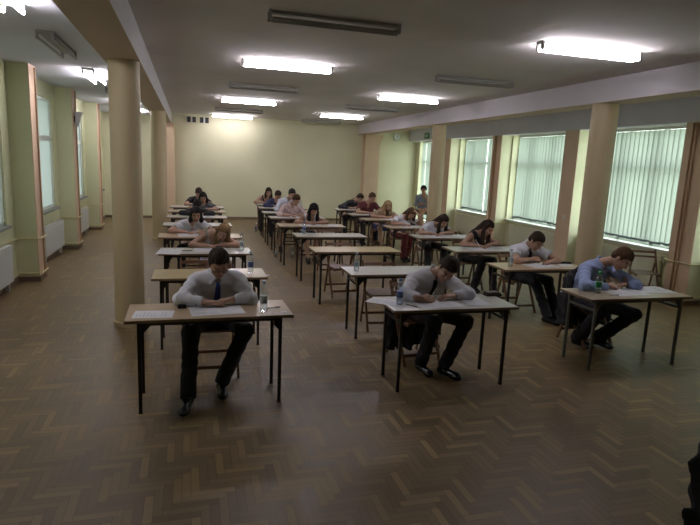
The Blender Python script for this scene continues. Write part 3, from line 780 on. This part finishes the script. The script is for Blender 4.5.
    for sgn_, (sh, el, wr), key in ((1, arms[0], 'R'), (-1, arms[1], 'L')):
        hdv = g('hd'+key); d_ = V(*hdv) if hdv else norm((wr-el)/np.linalg.norm(wr-el)+V(-.1*sgn_*-1, -.5, 0))
        parts.append(hand(wr, d_, sgn_, n=g('hn'+key, (0, 0, -1)), curl=g('cu'+key, .3), sc=.94 if fem else 1., h=hh))
    skm = g('skin', SK); hm = g('hair', HD)
    def mf(c):
        q = ((c-hc)@HF.T)/hs; r = np.zeros(len(c))
        r[(np.abs(q[:, 0]) < .024) & (q[:, 1] > .075) & (q[:, 2] < -.054) & (q[:, 2] > -.076) & (np.linalg.norm(q, axis=1) < .14)] = 1
        r[(np.abs(q[:, 0]) > .014) & (np.abs(q[:, 0]) < .052) & (q[:, 1] > .066) & (q[:, 2] > .019) & (q[:, 2] < .029) & (np.linalg.norm(q, axis=1) < .14)] = 2
        r[(np.abs(np.abs(q[:, 0])-.031) < .013) & (q[:, 1] > .074) & (q[:, 2] > -.005) & (q[:, 2] < .001) & (np.linalg.norm(q, axis=1) < .14)] = 2
        return r
    mesh_obj('body', parts, [skm, LIP, hm], root, mf)
    # hair
    style = g('style', 'short')
    def hl(y, tab): return np.interp(y, tab[0], tab[1])
    def hair(P):
        q = ((P-hc)@HF.T)/hs; th = g('hth', .010)
        d = ell(q, V(0, -.014, .036), (.078+th, .098+th, .088+th*1.3))
        if style in ('short',):
            t = ([-.12, -.06, -.03, .0, .012, .03, .055, .07, .12], [-.075, -.07, -.035, -.015, -.02, .03, .058, .064, .068])
        elif style == 'bun': t = ([-.12, -.05, -.02, .02, .055, .07, .12], [-.06, -.05, -.01, .03, .06, .066, .07])
        else: t = ([-.12, -.02, .03, .055, .068, .12], [-.10, -.10, -.05, .05, .064, .068])
        if style == 'short' : d = smin(d, ell(q, V(0, -.06, -.02), (.066+th*.5, .05+th, .06)), .02)
        d = smax(d, (hl(q[:, 1], t)-q[:, 2])*.75, .008)
        if style in ('long', 'tail', 'bob'):
            L = g('hlen', .30); dn = V(*g('hdown', (0, -.02, -1)))
            for s in g('sides', (-1, 1)):
                a = hc+(HF[0]*.073*s+HF[1]*.000+HF[2]*.03)*hs; b = a+HF[0]*.012*s-HF[2]*.06+dn*.05; c = b+dn*L*.55; e = b+dn*L
                w1 = .030 if style != 'bob' else .026
                dd = smin(rcone(P, a, b, .026, w1), rcone(P, b, c, w1, w1+.006), .02); dd = smin(dd, rcone(P, c, e, w1+.006, .012), .02)
                d = smin(d, dd, .02)
            if style != 'bob' or True:
                a = hc-HF[1]*.07+HF[2]*.0; b = sc_+up*.03+V(0, .09, .0)
                d = smin(d, rcone(P, a, b, .070, .06), .04)
                if L > .2: d = smin(d, rcone(P, b, b-up*L*.7+V(0, .03, 0), .055, .03), .03)
        if style == 'bun': d = smin(d, ell(P, hc+(HF[2]*.115-HF[1]*.055), (.04, .04, .036)), .008)
        if style == 'tail':
            pass
        # strands
        az = np.arctan2(q[:, 0], q[:, 1]+.02)
        d = d+.0022*np.sin(az*26+q[:, 2]*20)+.0016*np.sin(az*51+q[:, 1]*30)+.002*np.sin(q[:, 0]*60+3)*np.sin(q[:, 1]*45)
        return d
    L_ = g('hlen', .3) if style in ('long', 'tail', 'bob') else 0
    parts = [nets(hair, hc-V(.19, .19, .17+L_+.12), hc+V(.19, .30 if L_ else .19, .2), hd)]
    mesh_obj('hair', parts, [hm], root)
    # top
    style_t = g('sleeve', 'long'); om = .012
    top_m = CL[g('top', 'white')]
    hem = g('hem', .50)
    def shirt(P):
        d = torso(P, om)
        if style_t == 'long':
            for sh, el, wr in arms:
                ad = norm(wr-el); a = arm(P, sh, el, wr, om+.002)
                # folds pile up at the elbow
                t = np.exp(-(np.linalg.norm(P-el, axis=1)/.09)**2)
                a = a+.004*t*np.sin((P-el)@ad*130)
                d = smin(d, a, .03)
        elif style_t == 'short':
            for sh, el, wr in arms:
                ad = norm(el-sh); a = rcone(P, sh, sh+(el-sh)*.75, ua+.018, ua+.024)
                a = smax(a, (P-(sh+(el-sh)*.62))@ad, .004); d = smin(d, a, .03)
        elif style_t == 'roll':
            for sh, el, wr in arms: d = smin(d, smax(arm(P, sh, el, wr, om), (P-(el+(wr-el)*.35))@norm(wr-el), .004), .03)
        else:
            for sh, el, wr in arms:
                ad = norm(sh-sc_); d = smax(d, (P-(sh-ad*(.050 if style_t == 'vest' else .062)))@ad, .008) if True else d
        d = d+fold(P, g('fold', 1.))
        if style_t == 'long':
            for sh, el, wr in arms:
                ad = norm(wr-el); rr = np.linalg.norm(P-wr, axis=1)
                cutp = (P-(wr-ad*.018))@ad
                d = np.where(rr < .10, np.maximum(d, cutp), d)
        # neck opening
        nk = neck_b; nd = norm(neck_t-neck_b)
        fw = -TF[1] if TF[1][1] > 0 else TF[1]
        if g('neck', 'collar') == 'v': op = rcone(P, nk+up*.06, nk+fw*.10-up*.10, .078, .02)
        elif g('neck') == 'scoop': op = rcone(P, nk+up*.07, nk+fw*.10-up*.05, .095, .075)
        elif g('neck') == 'round': op = rcone(P, nk+up*.05, nk+fw*.06+up*.0, .080, .055)
        else: op = rcone(P, nk+up*.055, nk+fw*.09-up*.015, .058, .022)
        d = smax(d, -op, .004)
        if g('neck', 'collar') == 'collar':
            for s in (-1, 1):
                a = nk-fw*.062+up*.055; b = nk+lat*.072*s+up*.042; c = nk+fw*.072+lat*.014*s+up*.010; e = nk+fw*.098+lat*.060*s-up*.034
                col = np.minimum(rcone(P, a, b, .013, .013), rcone(P, b, c, .013, .011)); col = smin(col, rcone(P, c+lat*.012*s, e, .010, .006), .012); col = smin(col, rcone(P, b, e, .010, .006), .02)
                d = np.minimum(d, col)
        d = smax(d, -(P@V(0, 0, 1)-hem), .01)
        return d
    mesh_obj(g('topname', 'shirt'), [nets(shirt, lo, hi+V(0, .05, .03), hres)], [top_m], root)
    # trousers / skirt
    lowm = CL[g('low', 'trouser')]; lend = g('lend', 1.)     # 1 to the ankle, .5 to the knee
    kind = g('lowname', 'trousers')
    def trou(P):
        d = ell(P, hip+V(0, .01, .0), (.165*fat+.026, .125*fat+.016, .11))
        for hp, kn, an in legs:
            if lend >= 1:
                a = leg(P, hp, kn, an+(an-kn)*-.04, .014); ad = norm(an-kn)
                a = smin(a, rcone(P, kn, an, .056, g('flare', .060)), .03)
                a = a+fold(P, .9)
                a = np.maximum(a, (P-(an+ad*.02))@ad)
            else:
                ad = norm(kn-hp); a = rcone(P, hp, kn, .098*fat, .075)
                a = np.maximum(a, (P-(hp+(kn-hp)*lend*2*.8))@ad)
            d = smin(d, a, .04 if lend >= 1 else .07)
        if lend < 1 and kind == 'skirt': d = smin(d, rcone(P, hip+V(0, -.1, 0), (knR+knL)/2+V(0, .12, 0), .09, .08), .08)
        d = smax(d, P[:, 2]-(hem+.09), .01)
        return d
    mesh_obj(kind, [nets(trou, lo, hi, hres)], [lowm], root)
    # shoes
    sm = g('shoe', M['shoe'])
    for (kn, an), fd in (((knR, anR), g('fdR', (-.12, -1, 0))), ((knL, anL), g('fdL', (.12, -1, 0)))):
        fd = norm(V(*fd)); A = V(an[0], an[1], 0); lt = norm(np.cross(V(0, 0, 1), fd)); z0 = an[2]-.09
        FFr = np.array([lt, fd, V(0, 0, 1)], np.float32)
        def shoe(P):
            d = rcone(P, A+V(0, 0, .045+z0)-fd*.035, A+V(0, 0, .038+z0)+fd*.15, .040, .036)
            d = smin(d, rcone(P, A+V(0, 0, .06+z0)-fd*.01, A+V(0, 0, .10+z0)-fd*.01, .038, .040), .03)
            d = smin(d, ell(P, A+V(0, 0, .03+z0)+fd*.15, (.042, .06, .03), FFr), .02)
            return smax(d, -(P[:, 2]-z0-.001), .003)
        o = mesh_obj('shoe', [nets(shoe, A+V(-.24, -.24, -.02+z0), A+V(.24, .24, .17+z0), hd)], [sm], root)
    fw = -TF[1] if TF[1][1] > 0 else TF[1]
    if g('tie'):
        b = MB(); rows = []
        L = g('tiel', .30); N = 16
        for i in range(N+1):
            t = i/N; pt = neck_b+fw*.03-up*(.0+L*t)+up*.012
            # walk in from the front until the shirt is reached
            dist = .25; pp = pt+fw*dist
            for _ in range(25):
                dd = float(shirt(pp[None, :].astype(np.float32))[0])
                if dd < .004: break
                pp = pp-fw*max(dd*.7, .002)
            wdt = (.017, .020, .013)[i] if i < 3 else .016+.018*t
            rows.append((pp+fw*.001, wdt))
        for i, (pp, wd) in enumerate(rows):
            for s, o_ in ((-1, 0), (-.5, .004), (.5, .004), (1, 0)): b.v.append(tuple(pp+lat*wd*s+fw*(.002+o_+(.006 if i < 2 else 0))))
        for i in range(N):
            for k_ in range(3): a = i*4+k_; b.f.append((a, a+1, a+5, a+4)); b.m.append(0)
        o = b.build('tie', CL[g('tie')], root, smooth=True)
        md = o.modifiers.new('thick', 'SOLIDIFY'); md.thickness = .005; md.offset = -1
    if g('glasses'):
        b = MB()
        def hp_(x, y, z): return tuple(hc+(HF[0]*x+HF[1]*y+HF[2]*z)*hs)
        for s in (-1, 1):
            b.tube([hp_(s*.032+.022*math.cos(a), .103-.004*abs(math.cos(a)), .002+.015*math.sin(a)) for a in np.linspace(0, 2*PI, 17)], .0018, 6)
            b.tube([hp_(s*.054, .098, .006), hp_(s*.078, .06, .008), hp_(s*.084, -.005, .006)], .0016, 6)
        b.tube([hp_(-.011, .106, .004), hp_(.011, .106, .004)], .0018, 6)
        b.build('glasses', M['black'], root, smooth=True)
    if g('watch'):
        ad = norm(wrL-elL); cpt = wrL-ad*.008; ref = norm(np.cross(ad, V(0, 0, 1))); ref2 = np.cross(ad, ref)
        b = MB().tube([tuple(cpt+(ref*math.cos(a)+ref2*math.sin(a))*.033) for a in np.linspace(0, 2*PI, 21)], .007, 6)
        b.build('watch', M['black'], root, smooth=True)
    return root

def seatchair(x, y, rz, who): chair(x, y, rz, 'under '+who)

# writing pose: hip sits .85 m behind the desk's front edge
def sit(key, x, label, who, dy=.85, near=False, chairrot=0, rot=0, hx=None, hz=1.08, nochair=False, **P_):
    y = TB[key][1]+dy
    P_.setdefault('sho', (0, -.17, hz-.165))
    if hx is not None and 'head' not in P_: P_['head'] = (hx-x, -.34, hz)
    elif 'head' not in P_: P_['head'] = (0, -.34, hz)
    person((x, y), rot, P_, label, near)
    if not nochair: seatchair(x, y-.0, chairrot, who)

sit('A1', .22, 'man in white long-sleeved shirt, blue tie and glasses writing at the front left', 'the man in the blue tie', near=True, hz=1.11, fat=1.07, sw=.185,
    head=(.02, -.34, 1.095), sho=(.02, -.17, .93), hrot=(.12, .62, -.02), hair=HD, tie='tie_blue', glasses=True, elR=(-.29, -.42, .805), elL=(.28, -.45, .805), wrR=(-.10, -.52, .80), wrL=(.13, -.47, .805),
    hdR=(1, -.25, 0), hdL=(-1, -.28, 0), cuR=.22, cuL=.4, knR=(-.21, -.44, .53), knL=(.24, -.44, .52), anR=(-.24, -.76, .09), anL=(.04, -.50, .09), fdR=(-.2, -1, 0), fdL=(.0, -1, 0))
sit('B1', 2.24, 'man in white long-sleeved shirt and dark tie writing at the front middle desk', 'the man in the dark tie', near=True, hz=1.06, fat=1.08, sw=.19, chairrot=.1,
    head=(.15, -.36, 1.02), sho=(.07, -.17, .905), srot=.05, hrot=(-.08, .78, .34), hair=HD, tie='tie_black', tiel=.24, elR=(-.32, -.46, .805), elL=(.32, -.50, .805), wrR=(-.20, -.60, .80), wrL=(.14, -.54, .80),
    hdR=(1, -.20, -.05), hnR=(0, .7, -.7), hdL=(-1, -.2, 0), cuR=.75, cuL=.25, knR=(.02, -.44, .53), knL=(.34, -.46, .52), anR=(-.06, -.36, .09), anL=(.12, -.50, .09), fdR=(.1, -1, 0), fdL=(.5, -1, 0))
sit('C1', 4.36, 'boy in light blue shirt with dark wristwatch writing at the front right', 'the boy in the light blue shirt', near=True, hz=1.09, top='lightblue', fat=1.02, dy=.88,
    head=(.24, -.36, 1.075), sho=(.10, -.16, .95), srot=.15, hrot=(.50, .80, .12), hair=HM, elR=(-.32, -.50, .805), elL=(.35, -.50, .805), wrR=(-.02, -.50, .80), wrL=(.26, -.45, .80), watch=True,
    hdR=(1, -.15, 0), hnR=(0, .7, -.7), hdL=(-1, -.2, 0), cuR=.75, cuL=.3, knR=(.0, -.42, .50), knL=(.52, -.36, .43), anR=(-.02, -.12, .10), anL=(.22, -.16, .10), fdR=(.3, -1, 0), fdL=(.3, -1, 0), flare=.085, nochair=True)
chair(4.52, 5.33, .1, 'under the boy in the light blue shirt')
sit('C2', 4.52, 'man in short-sleeved white shirt and dark tie writing with legs stretched out', 'the man in the short-sleeved white shirt', near=True, hz=1.09, sleeve='short', fat=1.02,
    head=(.03, -.34, 1.05), hrot=(.30, .70, .06), hair=HD, tie='tie_black', tiel=.26, elR=(-.31, -.44, .80), elL=(.31, -.46, .80), wrR=(-.04, -.40, .81), wrL=(.16, -.52, .80),
    hdR=(1, -.1, 0), hnR=(0, .7, -.7), hdL=(-.95, -.4, 0), cuR=.7, cuL=.3, knR=(.0, -.46, .50), knL=(.20, -.44, .52), anR=(.06, -.70, .09), anL=(.22, -.66, .09), fdR=(.4, -1, 0), fdL=(.7, -1, 0), watch=False)
sit('A3', .34, 'fair-haired girl in a sleeveless grey top with her head tilted over the desk', 'the fair-haired girl in the grey top', near=True, fem=True, hz=.98,
    head=(.11, -.33, .975), sho=(.0, -.12, .905), stilt=-.05, hrot=(-.1, .55, .35), hair=HD2, style='long', hlen=.20, sides=(1, -1), top='greytop', sleeve='vest', neck='scoop', low='lilac', lowname='shorts', lend=.5,
    elR=(-.31, -.36, .80), elL=(.31, -.34, .80), wrR=(-.12, -.42, .80), wrL=(.10, -.36, .80), hdR=(.9, -.4, 0), hdL=(-1, -.2, 0), cuR=.5)
sit('A4', .05, 'dark-haired woman in a white V-neck top writing in the left row', 'the woman in the white V-neck', near=True, fem=True, hz=1.07, fat=1.15,
    head=(.06, -.33, 1.07), hrot=(.05, .45, .0), hair=HB, style='bob', hlen=.05, top='white', sleeve='short', neck='v', elR=(-.33, -.36, .80), elL=(.33, -.36, .80), wrR=(-.15, -.42, .80), wrL=(.10, -.48, .80), hdR=(.9, -.5, 0), hdL=(-.9, -.4, 0), cuR=.5)
sit('A6', .17, 'person in black bent low behind the woman in the white V-neck', 'the bent person in black', hz=.99, top='black', neck='round', fat=1.1, hrot=(0, 1.05, 0), head=(.0, -.34, .975), hair=HB)
sit('A7', .32, 'girl in a grey patterned top leaning on the second last left desk', 'the girl in the grey patterned top', dy=.83, fem=True, hz=1.06, top='greypat', sleeve='short', neck='round', hair=HB, style='bob', hlen=.06, hrot=(-.1, .6, -.1), wrR=(-.10, -.45, .8), wrL=(.05, -.52, .8))
sit('A8', .24, 'person in a black top at the very back of the left row', 'the person in black at the last left desk', hz=1.09, top='black', sleeve='short', neck='round', hair=HD, hrot=(.1, .8, 0))
sit('B5', 2.36, 'black-haired woman in a sleeveless white top writing in the middle row', 'the black-haired woman in white', near=True, fem=True, hz=1.04,
    head=(.04, -.34, 1.04), hrot=(.05, .70, .0), hair=HB, style='long', hlen=.20, hth=.014, top='white', sleeve='vest', neck='scoop', low='black', lowname='shorts', lend=.5, elR=(-.31, -.38, .80), elL=(.31, -.40, .80),
    anR=(-.10, -.58, .09), anL=(.06, -.50, .09), knR=(-.12, -.42, .52), knL=(.12, -.42, .52))
sit('B6', 2.22, 'boy in a pale pink checked shirt writing in front of the bluish-shirted man', 'the boy in the pink checked shirt', dy=.75, hz=1.13, top='pink', sleeve='roll', hair=HM, hx=2.30, hrot=(.1, .65, 0), low='black', lend=.5, lowname='shorts', anR=(-.28, -.50, .09), knR=(-.22, -.40, .52))
sit('B7', 2.34, 'tall man in a bluish white shirt in the middle row', 'the tall man in the bluish shirt', dy=.8, hz=1.19, top='bluewhite', sleeve='roll', hair=HB, hx=2.41, hrot=(.15, .5, 0), sho=(0, -.16, 1.01))
sit('B8', 2.24, 'boy in a navy top writing near the back of the middle row', 'the boy in navy', dy=.75, hz=1.07, top='navy', neck='round', hair=HD, hx=2.26, hrot=(.1, .7, 0))
sit('B9', 2.12, 'woman in a black sleeveless top at the last middle desk', 'the woman in black at the last middle desk', fem=True, hz=1.09, top='black', sleeve='vest', neck='scoop', hair=HD, style='bob', hlen=.1, hx=2.17, hrot=(0, .45, 0), elR=(-.33, -.37, .8))
sit('C3', 4.48, 'long-haired woman in a black strappy top writing in the right row', 'the woman in the black strappy top', near=True, fem=True, hz=1.07,
    head=(.15, -.30, 1.055), sho=(.07, -.12, .915), srot=.25, hrot=(.45, .60, .12), hair=HD, style='long', hlen=.34, top='black', sleeve='vest', neck='round', elR=(-.30, -.36, .80), elL=(.36, -.30, .80), wrR=(-.12, -.52, .80), wrL=(.16, -.40, .80),
    cuR=.5, knR=(.10, -.34, .52), knL=(.26, -.36, .52), anR=(.02, -.26, .09), anL=(.22, -.52, .09), low='trouser', hem=.5)
sit('C4', 4.38, 'long-haired dark woman in a white T-shirt writing in the right row', 'the long-haired woman in the white T-shirt', near=True, fem=True, hz=1.02,
    head=(.15, -.32, 1.005), sho=(.06, -.14, .90), hrot=(.20, .72, .05), hair=HD, style='long', hlen=.24, top='white', sleeve='short', neck='round', elR=(-.32, -.38, .80), wrR=(-.18, -.56, .80), hdR=(.8, -.6, 0), cuR=.5, low='black')
sit('C5', 4.34, 'girl in white top and red trousers resting her forehead on her hand', 'the girl in red trousers', fem=True, near=True, hz=1.01,
    head=(.12, -.33, 1.005), sho=(.04, -.15, .90), hrot=(.1, .75, .1), hair=HM, style='bob', hlen=.08, top='white', sleeve='short', neck='round', elL=(.34, -.38, .80), wrL=(.25, -.42, .99), hdL=(-.45, -.1, .55), hnL=(-.9, .2, -.2), elR=(-.30, -.38, .8), low='redtrousers', anR=(-.02, -.36, .09), anL=(.06, -.30, .09), knR=(-.02, -.42, .54), knL=(.16, -.42, .54))
sit('C6', 4.42, 'blonde woman in beige top and blue skirt writing in the right row', 'the blonde woman in beige', fem=True, near=False, hz=1.05,
    head=(.06, -.33, 1.045), hrot=(.1, .62, .05), hair=HL, style='long', hlen=.22, top='beige', sleeve='short', neck='scoop', low='denim', lowname='skirt', lend=.5, knR=(-.14, -.42, .52), anR=(-.1, -.5, .09))
sit('C7', 4.36, 'person in a dark red shirt sitting upright near the back right', 'the person in the dark red shirt', dy=.8, hz=1.16, top='darkred', sleeve='short', neck='v', hair=HM, hx=4.42, hrot=(.1, .5, 0))
sit('C8', 4.28, 'person in a dark suit jacket leaning left at the last right desk', 'the person in the dark suit', hz=1.05, top='suit', topname='jacket', hair=HD, hx=4.53, hrot=(.5, .7, .15), sho=(.12, -.16, .92), srot=.3)
# supervisor by the door, one hand at the mouth, legs crossed
person((7.38, 16.95), -.35, dict(fem=True, sho=(0, -.02, 1.02), head=(.0, -.06, 1.24), hrot=(.0, .12, 0), hair=HB, hth=.026, top='greyblue', topname='blouse', neck='v', sleeve='roll', fat=1.3,
    elR=(-.22, -.14, .76), wrR=(.02, -.26, .80), hdR=(1, 0, 0), elL=(.20, -.18, .80), wrL=(.05, -.20, 1.06), hdL=(-.2, .25, .9), hnL=(0, 1, -.1), low='black', lowname='skirt', lend=.5,
    knR=(-.06, -.44, .56), knL=(.06, -.46, .60), anR=(.04, -.50, .09), anL=(-.22, -.68, .22), fdL=(-.4, -1, 0), skin=SK2), 'supervisor in a grey-blue blouse sitting by the glazed door, hand at her mouth')
chair(7.38, 16.97, -.35, 'under the supervisor by the glazed door')

# pens in writing hands
pen(2.10, 4.52, .2, 'white pen held by the man in the dark tie', z=.79, tilt=1.0)
pen(4.42, 4.80, 2.6, 'white pen held by the boy in the light blue shirt', z=.79, tilt=.9)
pen(4.36, 7.68, 2.6, 'white pen held by the woman in the black strappy top', z=.79, tilt=.9)

# ------------------------------------------------------------------ coats over chair backs
def coat(x, y, rz, label, w_=.26, zt=.84, zb=.40, flare=.06, h=.01):
    r = empty('draped_coat', (x, y, 0), rz, label=label, cat='coat')
    def fn(P):
        z = P[:, 2]; k_ = np.clip((zt-z)/(zt-zb), 0, 1)
        hw = w_-.05+.05*np.minimum(k_*5, 1)+flare*k_; th = .022+.045*k_
        yc = -.22+.42*np.minimum(z, .8)/.8
        yc = yc*.35+.13
        q0 = np.abs(P[:, 0]+.01*np.sin(z*14))-hw; q1 = np.abs(P[:, 1]-yc)-th
        d = np.maximum(q0, q1)*.8; d = smax(d, z-(zt+.02*np.cos(P[:, 0]*8)-.25*P[:, 0]**2*4), .04); d = smax(d, (zb+.025*np.sin(P[:, 0]*17)+.015*np.sin(P[:, 0]*41))-z, .01)
        d = d+.009*np.sin(P[:, 0]*55+2*np.sin(z*9))*np.clip(k_*2, .2, 1)+fold(P, 1.)
        return d-.006
    o = mesh_obj('coat_body', [nets(fn, V(-w_-.16, -.15, zb-.08), V(w_+.16, .36, zt+.08), h)], [CL['coat']], r)
    # empty sleeve hanging down one side
    def sl(P):
        a = V(-w_+.0, .14, zt-.10); b = V(-w_-.05, .10, (zt+zb)/2-.02); c = V(-w_-.03, .06, zb-.02)
        return smax(smin(rcone(P, a, b, .045, .042), rcone(P, b, c, .042, .046), .03)+fold(P, 1.3), (zb-.03)-P[:, 2], .005)
    mesh_obj('sleeve', [nets(sl, V(-w_-.14, -.05, zb-.12), V(-w_+.1, .26, zt+.02), h)], [CL['coat']], r)
coat(2.25, 5.12, .1, 'black coat hanging low beside the seat of the man in the dark tie', w_=.22, zt=.62, zb=.14)
coat(4.50, 5.22, .1, 'long black coat hung over the chair of the boy in light blue', w_=.25, zt=.90, zb=.26, flare=.12)
CX, CY = 2.40, 1.60
chair(CX, CY, .5, 'under the black coat at the lower right edge of the photo')
coat(CX, CY, .5, 'black coat over a chair back at the lower right edge of the photo', w_=.27, zt=.92)

# ------------------------------------------------------------------ daylight, world, camera
w_ = bpy.data.worlds.new('sky'); bpy.context.scene.world = w_; w_.use_nodes = True; nt = w_.node_tree; bg = nt.nodes['Background']
tc = nt.nodes.new('ShaderNodeTexCoord'); sep = nt.nodes.new('ShaderNodeSeparateXYZ'); rp = nt.nodes.new('ShaderNodeValToRGB')
rp.color_ramp.elements[0].position = .44; rp.color_ramp.elements[0].color = (.50, .55, .46, 1); rp.color_ramp.elements[1].position = .56; rp.color_ramp.elements[1].color = (.88, .95, .96, 1)
mr = nt.nodes.new('ShaderNodeMapRange'); mr.inputs['From Min'].default_value = -1; mr.inputs['From Max'].default_value = 1
nt.links.new(tc.outputs['Generated'], sep.inputs[0]); nt.links.new(sep.outputs['Z'], mr.inputs['Value']); nt.links.new(mr.outputs[0], rp.inputs['Fac']); nt.links.new(rp.outputs['Color'], bg.inputs['Color'])
bg.inputs['Strength'].default_value = 8.5
def portal(xc, yc, zc, sy, sz, rot):
    l = bpy.data.lights.new('window_portal', 'AREA'); l.shape = 'RECTANGLE'; l.size = sy; l.size_y = sz; l.cycles.is_portal = True
    o = bpy.data.objects.new('window_portal', l); C.objects.link(o); o.location = (xc, yc, zc); o.rotation_euler = rot
for a, b_, z0, z1 in WR: portal(XR+.24, (a+b_)/2, (z0+z1)/2, z1-z0, b_-a, (0, PI/2, 0))
for a, b_, z0, z1 in WL: portal(XL-.13, (a+b_)/2, (z0+z1)/2, z1-z0, b_-a, (0, -PI/2, 0))

cam = bpy.data.cameras.new('camera'); co = bpy.data.objects.new('camera', cam); C.objects.link(co)
cam.sensor_width = 36; cam.lens = 36*555.73/700; cam.clip_start = .05; cam.clip_end = 200
right = Vector((0.96061972, -0.2744859, 0.04321152)); upv = Vector((0.00731199, 0.18042894, 0.98356084)); fwd = Vector((0.2777702, 0.94451198, -0.17533064))
co.matrix_world = Matrix(((right.x, upv.x, -fwd.x, 0), (right.y, upv.y, -fwd.y, 0), (right.z, upv.z, -fwd.z, 1.982), (0, 0, 0, 1)))
sc = bpy.context.scene; sc.camera = co
sc.view_settings.view_transform = 'Standard'; sc.view_settings.look = 'None'; sc.view_settings.gamma = 1; sc.view_settings.use_curve_mapping = False
sc.view_settings.exposure = 0.0
sc.cycles.max_bounces = 8; sc.cycles.diffuse_bounces = 5; sc.cycles.transparent_max_bounces = 16; sc.cycles.sample_clamp_indirect = 4.0; sc.cycles.caustics_reflective = False; sc.cycles.caustics_refractive = False
sc.cycles.use_denoising = True
